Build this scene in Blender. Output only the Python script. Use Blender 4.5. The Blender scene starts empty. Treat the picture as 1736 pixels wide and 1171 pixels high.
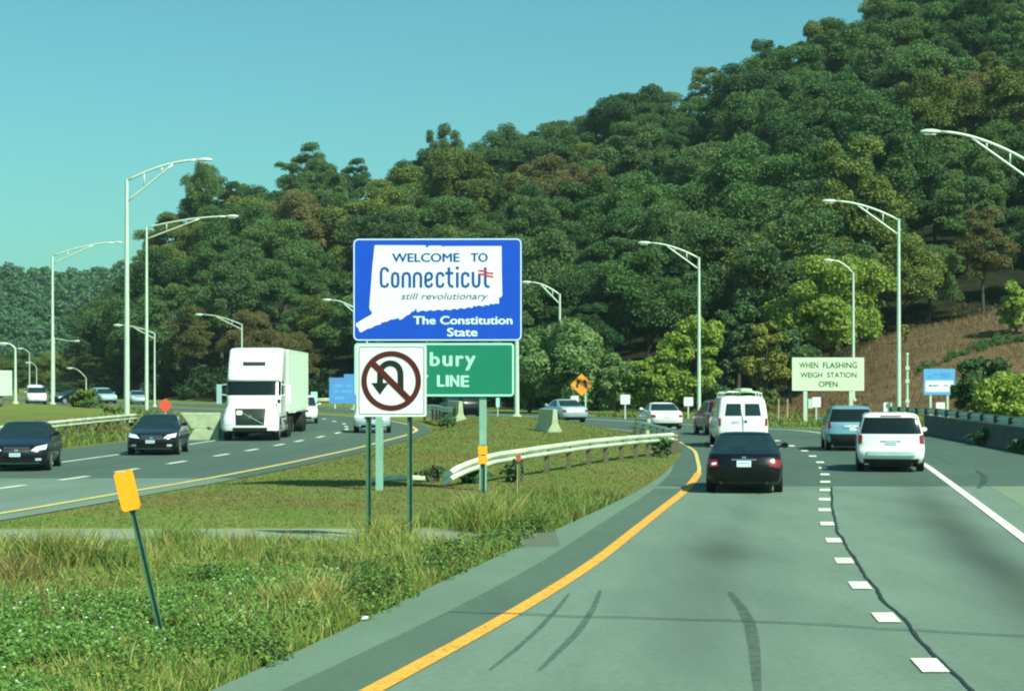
import bpy, bmesh, math, random
import numpy as np
from mathutils import Vector, Matrix
R = math.radians
SC = bpy.context.scene
COL = SC.collection
rng = np.random.default_rng(7)
random.seed(7)

# ------------------------------------------------------------------ camera, sky, sun, exposure
F, CX, HY, H = 3287.0, 868.0, 640.0, 2.82          # focal length in photo pixels, centre column, horizon row, eye height
cam = bpy.data.cameras.new('camera')
camo = bpy.data.objects.new('camera', cam)
COL.objects.link(camo)
camo.location = (0, 0, H)
camo.rotation_euler = (R(90), 0, 0)
cam.sensor_width = 36
cam.lens = 36 * F / 1736
cam.shift_y = (HY - 585.5) / 1736
cam.clip_start = 0.5
cam.clip_end = 9000
SC.camera = camo

SUN_AZ, SUN_EL = R(138), R(46)                       # azimuth clockwise from the view direction
w = bpy.data.worlds.new('World')
SC.world = w
w.use_nodes = True
nt = w.node_tree
bg = nt.nodes['Background']
sky = nt.nodes.new('ShaderNodeTexSky')
sky.sky_type = 'NISHITA'
sky.sun_disc = False
sky.sun_elevation = SUN_EL
sky.sun_rotation = SUN_AZ
sky.air_density = 1.0
sky.dust_density = 1.2
sky.ozone_density = 1.0
tint = nt.nodes.new('ShaderNodeMix')
tint.data_type = 'RGBA'
tint.blend_type = 'MULTIPLY'
tint.inputs[0].default_value = 1
tint.inputs[7].default_value = (0.55, 1.28, 1.13, 1)
nt.links.new(sky.outputs[0], tint.inputs[6])
nt.links.new(tint.outputs[2], bg.inputs[0])
bg.inputs[1].default_value = 0.072

sl = bpy.data.lights.new('sun', 'SUN')
sl.energy = 5.0
sl.angle = R(0.5)
sl.color = (0.97, 1.0, 0.80)
so = bpy.data.objects.new('sun', sl)
COL.objects.link(so)
sdir = Vector((math.sin(SUN_AZ) * math.cos(SUN_EL), math.cos(SUN_AZ) * math.cos(SUN_EL), math.sin(SUN_EL)))
so.rotation_euler = (-sdir).to_track_quat('-Z', 'Y').to_euler()
so.location = (40, -40, 60)

SC.view_settings.view_transform = 'Standard'
SC.view_settings.look = 'None'
SC.view_settings.exposure = 0.42
SC.view_settings.gamma = 1
SC.cycles.filter_width = 2.1
SC.cycles.max_bounces = 6
SC.cycles.transparent_max_bounces = 6

# ------------------------------------------------------------------ helpers
def G(px, py):
    d = F * H / (py - HY)
    return ((px - CX) * d / F, d)

def XA(px, d):
    return (px - CX) * d / F

def ZA(py, d):
    return H - (py - HY) * d / F

def tag(o, label=None, cat=None, group=None, kind=None):
    if label: o['label'] = label
    if cat: o['category'] = cat
    if group: o['group'] = group
    if kind: o['kind'] = kind
    return o

def thing(name, loc=(0, 0, 0), rz=0, label=None, cat=None, group=None):
    o = bpy.data.objects.new(name, None)
    o.empty_display_size = 0.3
    COL.objects.link(o)
    o.location = loc
    o.rotation_euler = (0, 0, rz)
    return tag(o, label, cat, group)

def link(name, me, parent=None):
    o = bpy.data.objects.new(name, me)
    COL.objects.link(o)
    if parent is not None: o.parent = parent
    return o

class MB:
    def __init__(s): s.v, s.f, s.m = [], [], []
    def add(s, vs, fs, m=0):
        b = len(s.v)
        s.v += [tuple(p) for p in vs]
        s.f += [tuple(i + b for i in f) for f in fs]
        s.m += [m] * len(fs)
        return s
    def box(s, x0, x1, y0, y1, z0, z1, m=0):
        return s.add([(x0,y0,z0),(x1,y0,z0),(x1,y1,z0),(x0,y1,z0),(x0,y0,z1),(x1,y0,z1),(x1,y1,z1),(x0,y1,z1)],
                     [(0,3,2,1),(4,5,6,7),(0,1,5,4),(1,2,6,5),(2,3,7,6),(3,0,4,7)], m)
    def tube(s, pts, rad, n=10, m=0, cap=True):
        pts = [Vector(p) for p in pts]
        if not hasattr(rad, '__len__'): rad = [rad] * len(pts)
        vs, fs = [], []
        for i, p in enumerate(pts):
            t = (pts[min(i + 1, len(pts) - 1)] - pts[max(i - 1, 0)]).normalized()
            a = Vector((0, 0, 1)) if abs(t.z) < .9 else Vector((1, 0, 0))
            u = t.cross(a).normalized(); v = t.cross(u)
            for k in range(n):
                q = 2 * math.pi * k / n
                vs.append(p + (u * math.cos(q) + v * math.sin(q)) * rad[i])
        for i in range(len(pts) - 1):
            for k in range(n):
                a, b = i * n + k, i * n + (k + 1) % n
                fs.append((a, b, b + n, a + n))
        if cap:
            fs.append(tuple(range(n - 1, -1, -1)))
            fs.append(tuple(range((len(pts) - 1) * n, len(pts) * n)))
        return s.add(vs, fs, m)
    def plate(s, pts, y0, y1, m=0):
        """outline in x,z (anticlockwise seen from -y), front face at y0, back at y1"""
        n = len(pts)
        vs = [(x, y0, z) for x, z in pts] + [(x, y1, z) for x, z in pts]
        fs = [tuple(range(n)), tuple(range(2 * n - 1, n - 1, -1))]
        fs += [(i, i + n, (i + 1) % n + n, (i + 1) % n) for i in range(n)]
        return s.add(vs, fs, m)
    def build(s, name, mat, parent=None, smooth=False, angle=None):
        me = bpy.data.meshes.new(name)
        me.from_pydata(s.v, [], s.f)
        for mm in (mat if isinstance(mat, (list, tuple)) else [mat]): me.materials.append(mm)
        if len(me.materials) > 1: me.polygons.foreach_set('material_index', s.m)
        bm = bmesh.new(); bm.from_mesh(me)
        bmesh.ops.remove_doubles(bm, verts=bm.verts, dist=1e-5)
        bmesh.ops.recalc_face_normals(bm, faces=bm.faces)
        bm.to_mesh(me); bm.free()
        if smooth or angle:
            me.polygons.foreach_set('use_smooth', [True] * len(me.polygons))
            if angle: me.set_sharp_from_angle(angle=R(angle))
        return link(name, me, parent)

def rrect(x0, x1, z0, z1, r, n=5):
    p = []
    for cx, cz, a0 in ((x1 - r, z0 + r, -90), (x1 - r, z1 - r, 0), (x0 + r, z1 - r, 90), (x0 + r, z0 + r, 180)):
        for k in range(n + 1):
            a = R(a0 + 90 * k / n)
            p.append((cx + r * math.cos(a), cz + r * math.sin(a)))
    return p

# ------------------------------------------------------------------ materials
def new_mat(name):
    m = bpy.data.materials.new(name)
    m.use_nodes = True
    return m, m.node_tree, m.node_tree.nodes['Principled BSDF']

def mat(name, col, rough=.6, metal=0.0, var=0.12, scale=6.0, bump=0.0, bscale=60.0, spec=.5, coat=0.0, col2=None):
    m, t, p = new_mat(name)
    tc = t.nodes.new('ShaderNodeTexCoord')
    nz = t.nodes.new('ShaderNodeTexNoise')
    nz.inputs['Scale'].default_value = scale
    nz.inputs['Detail'].default_value = 6
    nz.inputs['Roughness'].default_value = .65
    t.links.new(tc.outputs['Object'], nz.inputs['Vector'])
    rp = t.nodes.new('ShaderNodeValToRGB')
    a = [c * (1 - var) for c in col]
    b = [min(1, c * (1 + var)) for c in (col2 or col)]
    rp.color_ramp.elements[0].position = .3
    rp.color_ramp.elements[1].position = .7
    rp.color_ramp.elements[0].color = (*a, 1)
    rp.color_ramp.elements[1].color = (*b, 1)
    t.links.new(nz.outputs['Fac'], rp.inputs['Fac'])
    t.links.new(rp.outputs['Color'], p.inputs['Base Color'])
    p.inputs['Roughness'].default_value = rough
    p.inputs['Metallic'].default_value = metal
    p.inputs['Specular IOR Level'].default_value = spec
    p.inputs['Coat Weight'].default_value = coat
    p.inputs['Coat Roughness'].default_value = .05
    if bump:
        n2 = t.nodes.new('ShaderNodeTexNoise')
        n2.inputs['Scale'].default_value = bscale
        n2.inputs['Detail'].default_value = 4
        t.links.new(tc.outputs['Object'], n2.inputs['Vector'])
        bp = t.nodes.new('ShaderNodeBump')
        bp.inputs['Strength'].default_value = bump
        bp.inputs['Distance'].default_value = .05
        t.links.new(n2.outputs['Fac'], bp.inputs['Height'])
        t.links.new(bp.outputs['Normal'], p.inputs['Normal'])
    return m

def leaf_mat(name, c0, c1, trans=.25, objvar=.6):
    """leaves: colour wanders per leaf clump, per crown and between crowns; a little light passes through"""
    m, t, p = new_mat(name)
    geo = t.nodes.new('ShaderNodeNewGeometry')
    oi = t.nodes.new('ShaderNodeObjectInfo')
    tc = t.nodes.new('ShaderNodeTexCoord')
    nz = t.nodes.new('ShaderNodeTexNoise')
    nz.inputs['Scale'].default_value = .35
    nz.inputs['Detail'].default_value = 3
    t.links.new(tc.outputs['Object'], nz.inputs['Vector'])
    a = t.nodes.new('ShaderNodeMath'); a.operation = 'MULTIPLY_ADD'
    t.links.new(geo.outputs['Random Per Island'], a.inputs[0])
    a.inputs[1].default_value = .4
    b = t.nodes.new('ShaderNodeMath'); b.operation = 'MULTIPLY_ADD'
    t.links.new(oi.outputs['Random'], b.inputs[0])
    b.inputs[1].default_value = objvar
    b.inputs[2].default_value = -.5 * objvar + .03
    t.links.new(b.outputs[0], a.inputs[2])
    c = t.nodes.new('ShaderNodeMath'); c.operation = 'MULTIPLY_ADD'
    t.links.new(nz.outputs['Fac'], c.inputs[0])
    c.inputs[1].default_value = .6
    t.links.new(a.outputs[0], c.inputs[2])
    mx = t.nodes.new('ShaderNodeMix'); mx.data_type = 'RGBA'
    mx.inputs[6].default_value = (*c0, 1)
    mx.inputs[7].default_value = (*c1, 1)
    t.links.new(c.outputs[0], mx.inputs[0])
    t.links.new(mx.outputs[2], p.inputs['Base Color'])
    p.inputs['Roughness'].default_value = .65
    p.inputs['Specular IOR Level'].default_value = .25
    tr = t.nodes.new('ShaderNodeBsdfTranslucent')
    t.links.new(mx.outputs[2], tr.inputs['Color'])
    sh = t.nodes.new('ShaderNodeMixShader')
    sh.inputs[0].default_value = trans
    out = t.nodes['Material Output']
    t.links.new(p.outputs[0], sh.inputs[1])
    t.links.new(tr.outputs[0], sh.inputs[2])
    t.links.new(sh.outputs[0], out.inputs[0])
    return m

def blade_mat(name, trans=.3):
    """colour of each blade comes from its plant (attribute 'plant')"""
    m, t, p = new_mat(name)
    at = t.nodes.new('ShaderNodeAttribute'); at.attribute_name = 'plant'
    t.links.new(at.outputs['Color'], p.inputs['Base Color'])
    p.inputs['Roughness'].default_value = .6
    p.inputs['Specular IOR Level'].default_value = .25
    tr = t.nodes.new('ShaderNodeBsdfTranslucent')
    t.links.new(at.outputs['Color'], tr.inputs['Color'])
    sh = t.nodes.new('ShaderNodeMixShader'); sh.inputs[0].default_value = trans
    t.links.new(p.outputs[0], sh.inputs[1]); t.links.new(tr.outputs[0], sh.inputs[2])
    t.links.new(sh.outputs[0], t.nodes['Material Output'].inputs[0])
    return m

def paving(name, c0, c1, dark_tone=(.04, .06, .05)):
    m, t, p = new_mat(name)
    tc = t.nodes.new('ShaderNodeTexCoord')
    n1 = t.nodes.new('ShaderNodeTexNoise'); n1.inputs['Scale'].default_value = .35; n1.inputs['Detail'].default_value = 5
    n2 = t.nodes.new('ShaderNodeTexNoise'); n2.inputs['Scale'].default_value = 13; n2.inputs['Detail'].default_value = 6; n2.inputs['Roughness'].default_value = .8
    mp = t.nodes.new('ShaderNodeMapping'); mp.inputs['Scale'].default_value = (2.2, .35, 1)
    n3 = t.nodes.new('ShaderNodeTexNoise'); n3.inputs['Scale'].default_value = 1.0; n3.inputs['Detail'].default_value = 4
    t.links.new(tc.outputs['Object'], n1.inputs['Vector']); t.links.new(tc.outputs['Object'], n2.inputs['Vector'])
    t.links.new(tc.outputs['Object'], mp.inputs['Vector']); t.links.new(mp.outputs[0], n3.inputs['Vector'])
    s1 = t.nodes.new('ShaderNodeMath'); s1.operation = 'MULTIPLY_ADD'
    t.links.new(n1.outputs['Fac'], s1.inputs[0]); s1.inputs[1].default_value = .55; s1.inputs[2].default_value = -.70
    s2 = t.nodes.new('ShaderNodeMath'); s2.operation = 'MULTIPLY_ADD'
    t.links.new(n2.outputs['Fac'], s2.inputs[0]); s2.inputs[1].default_value = 1.7; t.links.new(s1.outputs[0], s2.inputs[2])
    s3 = t.nodes.new('ShaderNodeMath'); s3.operation = 'MULTIPLY_ADD'
    t.links.new(n3.outputs['Fac'], s3.inputs[0]); s3.inputs[1].default_value = .5; t.links.new(s2.outputs[0], s3.inputs[2])
    mx = t.nodes.new('ShaderNodeMix'); mx.data_type = 'RGBA'
    mx.inputs[6].default_value = (*c0, 1); mx.inputs[7].default_value = (*c1, 1)
    t.links.new(s3.outputs[0], mx.inputs[0])
    at = t.nodes.new('ShaderNodeAttribute'); at.attribute_name = 'dark_tone'
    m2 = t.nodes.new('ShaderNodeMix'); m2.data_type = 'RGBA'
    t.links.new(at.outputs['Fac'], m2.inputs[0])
    t.links.new(mx.outputs[2], m2.inputs[6]); m2.inputs[7].default_value = (*dark_tone, 1)
    t.links.new(m2.outputs[2], p.inputs['Base Color'])
    p.inputs['Roughness'].default_value = .85
    p.inputs['Specular IOR Level'].default_value = .3
    bp = t.nodes.new('ShaderNodeBump'); bp.inputs['Strength'].default_value = .25; bp.inputs['Distance'].default_value = .02
    t.links.new(n2.outputs['Fac'], bp.inputs['Height']); t.links.new(bp.outputs[0], p.inputs['Normal'])
    return m

M = {}
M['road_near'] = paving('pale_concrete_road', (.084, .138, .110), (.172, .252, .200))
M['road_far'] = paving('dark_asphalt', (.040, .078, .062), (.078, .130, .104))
M['shoulder_strip'] = paving('dark_shoulder_asphalt', (.050, .090, .066), (.095, .155, .116))
M['gutter'] = paving('pale_gutter_concrete', (.085, .145, .108), (.148, .228, .170))
M['beige_paving'] = paving('beige_concrete', (.13, .19, .125), (.20, .27, .18))
M['gravel'] = paving('gravel', (.16, .20, .13), (.27, .31, .21))
M['tar'] = mat('tar', (.018, .03, .028), .6, var=.3)
M['rubber_mark'] = mat('rubber_mark', (.055, .11, .09), .8, var=.25, scale=3)
def fading_mark(name, col):
    m, t, p = new_mat(name)
    p.inputs['Base Color'].default_value = (*col, 1); p.inputs['Roughness'].default_value = .85
    tc = t.nodes.new('ShaderNodeTexCoord'); nz = t.nodes.new('ShaderNodeTexNoise'); nz.inputs['Scale'].default_value = 7; nz.inputs['Detail'].default_value = 6
    t.links.new(tc.outputs['Object'], nz.inputs['Vector'])
    rp = t.nodes.new('ShaderNodeValToRGB'); rp.color_ramp.elements[0].position = .3; rp.color_ramp.elements[1].position = .75
    rp.color_ramp.elements[0].color = (.15, .15, .15, 1); rp.color_ramp.elements[1].color = (.52, .52, .52, 1)
    t.links.new(nz.outputs['Fac'], rp.inputs['Fac']); t.links.new(rp.outputs['Color'], p.inputs['Alpha'])
    return m
def worn_paint(name, col):
    m = mat(name, col, .7, var=.18, scale=4)
    t = m.node_tree; p = t.nodes['Principled BSDF']
    tc = t.nodes.new('ShaderNodeTexCoord'); nz = t.nodes.new('ShaderNodeTexNoise'); nz.inputs['Scale'].default_value = 11; nz.inputs['Detail'].default_value = 8; nz.inputs['Roughness'].default_value = .75
    t.links.new(tc.outputs['Object'], nz.inputs['Vector'])
    rp = t.nodes.new('ShaderNodeValToRGB'); rp.color_ramp.elements[0].position = .34; rp.color_ramp.elements[1].position = .46
    rp.color_ramp.elements[0].color = (.25, .25, .25, 1); rp.color_ramp.elements[1].color = (1, 1, 1, 1)
    t.links.new(nz.outputs['Fac'], rp.inputs['Fac']); t.links.new(rp.outputs['Color'], p.inputs['Alpha'])
    return m
M['yellow_paint'] = worn_paint('yellow_road_paint', (.74, .37, .045))
M['pale_yellow_paint'] = worn_paint('worn_yellow_road_paint', (.66, .52, .16))
M['white_paint'] = worn_paint('white_road_paint', (.74, .80, .66))
M['rubber_mark'] = fading_mark('rubber_mark', (.03, .06, .05))
M['galv'] = mat('galvanised_steel', (.55, .68, .56), .45, metal=.15, var=.1, scale=3)
M['galv_dark'] = mat('weathered_steel', (.22, .36, .28), .5, metal=.3, var=.2, scale=4)
M['green_post'] = mat('green_steel_post', (.085, .19, .115), .55, metal=.2, var=.25, scale=8)
M['pale_post'] = mat('pale_green_steel_post', (.24, .46, .36), .55, metal=.1, var=.12, scale=4)
M['lamp_glass'] = mat('lamp_lens', (.75, .85, .82), .2, var=.05)
M['concrete'] = mat('barrier_concrete', (.40, .48, .30), .85, var=.22, scale=2.5, bump=.3)
M['concrete_shade'] = mat('shaded_concrete', (.060, .085, .075), .85, var=.35, scale=2.0, bump=.3)  # concrete colour lowered to put the barrier face's shade into it
M['rail_white'] = mat('zinc_rail', (.60, .67, .51), .45, metal=.2, var=.3, scale=1.3)
M['wood_post'] = mat('wood_post', (.11, .11, .06), .85, var=.3, scale=9)
M['pale_wood'] = mat('pale_wood_post', (.34, .33, .17), .85, var=.2, scale=9)
M['blue_sheet'] = mat('blue_sign_sheeting', (.008, .075, .58), .35, var=.06, scale=2)
M['green_sheet'] = mat('green_sign_sheeting', (.010, .21, .125), .4, var=.08, scale=2)
M['white_sheet'] = mat('white_sign_sheeting', (.80, .86, .84), .4, var=.03, scale=2)
M['pale_aqua'] = mat('pale_reflective_border', (.42, .86, .70), .4, var=.04, scale=2)
M['cream_sheet'] = mat('cream_sign_sheeting', (.62, .80, .55), .45, var=.05, scale=2)
M['letter_blue'] = mat('dark_blue_lettering', (.012, .075, .33), .4, var=.05)
M['letter_purple'] = mat('dark_purple_lettering', (.07, .055, .19), .4, var=.05)
M['letter_red'] = mat('red_lettering', (.62, .02, .05), .4, var=.05)
M['letter_white'] = mat('white_lettering', (.72, .88, .86), .4, var=.03)
M['letter_aqua'] = mat('pale_aqua_lettering', (.48, .88, .72), .4, var=.04)
M['black_sheet'] = mat('black_sign_sheeting', (.012, .018, .012), .4, var=.1)
M['dark_red'] = mat('faded_dark_red_sheeting', (.085, .010, .010), .4, var=.25, scale=2.5)
M['orange_sheet'] = mat('orange_sign_sheeting', (.95, .34, .03), .4, var=.06)
M['amber'] = mat('amber_reflector', (.98, .42, .015), .4, var=.08, scale=10)
M['red_sheet'] = mat('red_sign_sheeting', (.80, .10, .06), .4, var=.06)
M['faded_blue'] = mat('faded_blue_sheeting', (.09, .28, .62), .5, var=.12, scale=1)
M['sky_blue'] = mat('light_blue_sheeting', (.10, .38, .75), .5, var=.06)
M['black_paint'] = mat('black_car_paint', (.003, .004, .006), .3, var=.1, coat=.25, spec=.3)
M['navy_paint'] = mat('dark_navy_car_paint', (.004, .007, .014), .28, var=.1, coat=.3, spec=.3)
M['white_car'] = mat('white_car_paint', (.80, .83, .80), .25, var=.02, coat=.6)
M['silver_car'] = mat('silver_car_paint', (.46, .60, .66), .25, metal=.35, var=.04, coat=.6)
M['blue_car'] = mat('pale_blue_car_paint', (.18, .38, .46), .25, metal=.3, var=.05, coat=.6)
M['red_car'] = mat('dark_red_car_paint', (.16, .015, .018), .25, var=.05, coat=.6)
M['teal_car'] = mat('pale_teal_car_paint', (.30, .50, .48), .3, var=.05, coat=.5)
M['glass'] = mat('car_glass', (.006, .012, .013), .12, var=.1, spec=.5)
M['glass_seen'] = mat('tinted_car_glass', (.012, .030, .032), .12, var=.3, scale=3, spec=.5)
M['trim'] = mat('black_plastic', (.012, .014, .013), .55, var=.15)
M['tyre'] = mat('tyre_rubber', (.010, .011, .010), .8, var=.2)
M['alloy'] = mat('alloy_rim', (.58, .64, .62), .3, metal=.6, var=.08)
M['tail_red'] = mat('red_lens', (.22, .010, .022), .15, var=.2, scale=12, coat=.6)
M['headlight'] = mat('headlight_lens', (.78, .90, .92), .1, var=.06, scale=12, coat=.8)
M['plate'] = mat('number_plate', (.58, .72, .70), .4, var=.06)
M['chrome'] = mat('chrome_trim', (.72, .76, .76), .15, metal=.9, var=.03)
M['truck_white'] = mat('white_truck_paint', (.80, .86, .82), .3, var=.03, coat=.4)
M['trailer_white'] = mat('white_trailer_panels', (.68, .82, .68), .45, var=.05, scale=1)
M['bark'] = mat('bark', (.055, .055, .038), .9, var=.3, scale=3, bump=.4, bscale=12)
M['leaf_dark'] = leaf_mat('dark_green_leaves', (0.026, 0.078, 0.032), (0.11, 0.21, 0.058))
M['leaf_mid'] = leaf_mat('mid_green_leaves', (.044, .100, .040), (.135, .232, .072))
M['leaf_olive'] = leaf_mat('olive_leaves', (0.08, 0.118, 0.026), (0.19, 0.25, 0.06))
M['leaf_rust'] = leaf_mat('rusty_leaves', (0.085, 0.095, 0.032), (0.22, 0.2, 0.075))
M['leaf_lime'] = leaf_mat('lime_green_leaves', (0.11, 0.20, 0.030), (0.36, 0.47, 0.085), .3, .15)
M['leaf_willow'] = leaf_mat('pale_willow_leaves', (0.095, 0.175, 0.06), (0.25, 0.39, 0.14), .3, .15)
M['leaf_gold'] = leaf_mat('golden_leaves', (0.13, 0.15, 0.03), (0.31, 0.32, 0.075), .3, .15)
M['leaf_shade'] = leaf_mat('shade_dark_leaves', (.012, .034, .018), (.040, .082, .032))  # leaf colour near black to stand for shade under the trees
M['leaf_far'] = leaf_mat('distant_leaves', (0.03, 0.105, 0.05), (0.095, 0.205, 0.085), .15, .1)
M['blade'] = blade_mat('weed_blades')

# ------------------------------------------------------------------ road geometry (metres; x right, y ahead)
YS = np.arange(0, 300, 0.5)
def line(pts, sm=5.0):
    a = np.array(pts, float)
    x = np.interp(YS, a[:, 0], a[:, 1])
    n = int(sm / 0.5) * 2 + 1
    k = np.hanning(n + 2)[1:-1]; k /= k.sum()
    pad = n // 2
    e0 = x[0] - (x[1] - x[0]) * np.arange(pad, 0, -1)
    e1 = x[-1] + (x[-1] - x[-2]) * np.arange(1, pad + 1)
    xs = np.convolve(np.concatenate([e0, x, e1]), k, 'valid')
    return lambda y: np.interp(y, YS, xs)
YEL = line([(0,-5.2),(5,-4.05),(17.5,-1.21),(22.6,-.05),(29,1.2),(38.6,2.75),(48.3,4.35),(57.9,5.62),(74,7.0),(84,7.3),(92.7,7.2),(103,6.0),(112,3.9),(119,1.6),(130,-2.5),(145,-8.5),(165,-18),(200,-38),(260,-78),(300,-105)])
OFF = line([(0,1.3),(17.5,1.42),(27,1.7),(31,1.6),(40,1.3),(49,1.1),(60,.9),(71,.5),(90,.45),(300,.45)], 3)
DOT = line([(0,3.4),(10,3.45),(18.84,4.05),(22.6,4.35),(26.1,4.67),(29.6,5.06),(33.3,5.52),(37.1,6.02),(41,6.6),(48,7.75),(56,9.05),(64,10.2),(74,11.2),(88,11.85),(100,11.0),(112,7.6),(130,1.0),(145,-5),(165,-14.5),(200,-34.5),(300,-101)], 4)
WHT = line([(0,4.2),(15,6.0),(33.7,8.9),(44.1,10.5),(53.9,12.0),(61.8,13.2),(75,15.0),(90,16.0),(103,15.3),(112,11.6),(120,8.9),(130,5.5),(145,-.8),(165,-10.4),(200,-30.5),(300,-97)], 4)
REDGE = line([(0,11),(10,14),(50,16.6),(74,19.0),(90,19.8),(97,19.2),(103,17),(110,15),(120,13.0),(127,11.8),(134,9.3),(145,3.6),(165,-6),(200,-27),(300,-93)], 3)
OPY = line([(0,-18.5),(20,-14.6),(39.8,-10.5),(46.8,-9.5),(53,-8.5),(62.6,-7.4),(76,-6.2),(94.6,-5.1),(103,-5.0),(117,-6.3),(134,-9.5),(145,-13.5),(165,-23),(200,-43),(260,-83),(300,-110)])
LED = lambda y: YEL(y) - OFF(y)                     # left pavement edge of our carriageway
OPE = lambda y: OPY(y) + .8                         # median edge of the other carriageway
OPL = lambda y: OPY(y) - 11.3                       # outer edge of the other carriageway

def smooth01(t):
    t = np.clip(t, 0, 1)
    return t * t * (3 - 2 * t)

PX = [-600, 60, 180, 240, 340, 640, 900, 1100, 1300, 1500, 1736, 2300]
D0 = [320, 300, 280, 255, 235, 218, 172, 165, 172, 186, 190, 195]
D1 = [370, 365, 360, 360, 370, 380, 380, 370, 360, 350, 340, 340]
SILP = [-600, 60, 180, 240, 300, 340, 430, 640, 800, 900, 1040, 1100, 1240, 1290, 1400, 1500, 1736, 2300]
SILV = [640, 640, 485, 390, 330, 296, 274, 252, 236, 210, 182, 146, 132, 92, 58, 28, -20, -60]
def hill_params(px):
    d0 = np.interp(px, PX, D0); d1 = np.interp(px, PX, D1)
    hh = np.maximum(0, H + (640 - np.interp(px, SILP, SILV)) / F * d1 - 13.0)
    return d0, d1, hh
def terrain(x, y):
    x = np.asarray(x, float); y = np.asarray(y, float)
    yy = np.maximum(y, 1.0)
    px = CX + F * x / yy
    d0, d1, hh = hill_params(px)
    t = (y - d0) / (d1 - d0)
    z = hh * np.where(t < 1, np.clip(t, 0, 1) ** 1.15, 1 - .15 * smooth01((t - 1) / 2))
    # far hill on the left
    fh = np.interp(px, [-1500, -200, 60, 150, 300, 420], [44, 42, 36, 33, 22, 0])
    z = z + fh * smooth01((y - 560) / 330)
    # brown cutting on the right
    e = np.interp(px, [1180, 1340, 1490, 1736, 2300, 3200], [0, 1.8, 6.6, 9.7, 14, 16])
    ex = smooth01((y - 136) / 50)
    right = smooth01((x - 20.5) / 24) * smooth01((y - 70) / 50) * 1.5
    z = z + np.where(y > 60, e * ex, 0) + right * (1 - ex) * (px > 1500)
    # median mound
    xl, xr = OPE(y), LED(y)
    tt = np.minimum(x - xl, xr - x)
    hmd = np.interp(y, [0, 10, 30, 37, 60, 90, 104, 112, 118, 124, 130], [.12, .12, .1, .02, .16, .25, .5, .55, .45, .2, 0])
    z = z + hmd * smooth01((tt - .15) / 2.2)
    # bank beyond the other carriageway
    tb = OPL(y) - x
    z = z + np.where((y > 30) & (y < 200), .7 * smooth01((tb - .8) / 8), 0) * smooth01((200 - y) / 40)
    return z
def tz(x, y): return float(terrain(np.array([x]), np.array([y]))[0])

# ------------------------------------------------------------------ ground sheet
def ground_mat():
    m, t, p = new_mat('ground')
    tc = t.nodes.new('ShaderNodeTexCoord')
    def noise(sc, det=5):
        n = t.nodes.new('ShaderNodeTexNoise'); n.inputs['Scale'].default_value = sc; n.inputs['Detail'].default_value = det
        n.inputs['Roughness'].default_value = .7
        t.links.new(tc.outputs['Object'], n.inputs['Vector']); return n
    def ramp(n, a, b, lo=.35, hi=.65):
        r = t.nodes.new('ShaderNodeValToRGB')
        r.color_ramp.elements[0].position = lo; r.color_ramp.elements[1].position = hi
        r.color_ramp.elements[0].color = (*a, 1); r.color_ramp.elements[1].color = (*b, 1)
        t.links.new(n.outputs['Fac'], r.inputs['Fac']); return r
    n1, n2, n3 = noise(.3), noise(3.5, 6), noise(.5, 8)
    green = ramp(n1, (.190, .205, .055), (.135, .210, .045), .42, .58)
    brown = ramp(n3, (.104, .070, .038), (.182, .128, .068), .35, .65)
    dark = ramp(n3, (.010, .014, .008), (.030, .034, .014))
    cur = green.outputs[0]
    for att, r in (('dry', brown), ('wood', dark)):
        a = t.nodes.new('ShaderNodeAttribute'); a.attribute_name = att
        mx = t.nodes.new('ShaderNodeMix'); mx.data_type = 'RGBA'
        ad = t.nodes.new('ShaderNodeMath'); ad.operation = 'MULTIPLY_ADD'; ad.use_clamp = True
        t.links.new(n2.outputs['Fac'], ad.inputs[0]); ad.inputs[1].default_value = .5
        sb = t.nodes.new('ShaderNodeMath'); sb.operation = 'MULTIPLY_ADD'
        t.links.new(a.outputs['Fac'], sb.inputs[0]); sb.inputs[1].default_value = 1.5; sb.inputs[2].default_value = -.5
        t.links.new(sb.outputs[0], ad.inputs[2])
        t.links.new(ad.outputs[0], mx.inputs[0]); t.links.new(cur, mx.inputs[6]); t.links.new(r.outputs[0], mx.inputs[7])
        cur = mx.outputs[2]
    fine = ramp(n2, (.62, .62, .62), (1.3, 1.3, 1.3), .3, .7)
    mu = t.nodes.new('ShaderNodeMix'); mu.data_type = 'RGBA'; mu.blend_type = 'MULTIPLY'; mu.inputs[0].default_value = 1
    t.links.new(cur, mu.inputs[6]); t.links.new(fine.outputs[0], mu.inputs[7])
    t.links.new(mu.outputs[2], p.inputs['Base Color'])
    p.inputs['Roughness'].default_value = .95
    p.inputs['Specular IOR Level'].default_value = .1
    bp = t.nodes.new('ShaderNodeBump'); bp.inputs['Strength'].default_value = .6; bp.inputs['Distance'].default_value = .25
    t.links.new(n2.outputs['Fac'], bp.inputs['Height']); t.links.new(bp.outputs[0], p.inputs['Normal'])
    return m
M['ground'] = ground_mat()

def grid_obj(name, X, Y, Z, material, attrs=None):
    nr, nc = X.shape
    v = np.stack([X, Y, Z], -1).reshape(-1, 3)
    i = np.arange(nr * nc).reshape(nr, nc)
    f = np.stack([i[:-1, :-1], i[:-1, 1:], i[1:, 1:], i[1:, :-1]], -1).reshape(-1, 4)
    me = bpy.data.meshes.new(name)
    me.from_pydata(v.tolist(), [], f.tolist())
    me.polygons.foreach_set('use_smooth', [True] * len(me.polygons))
    for mm in (material if isinstance(material, list) else [material]): me.materials.append(mm)
    for k, a in (attrs or {}).items():
        at = me.attributes.new(k, 'FLOAT', 'POINT'); at.data.foreach_set('value', a.reshape(-1).astype(np.float32))
    return link(name, me)

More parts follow.
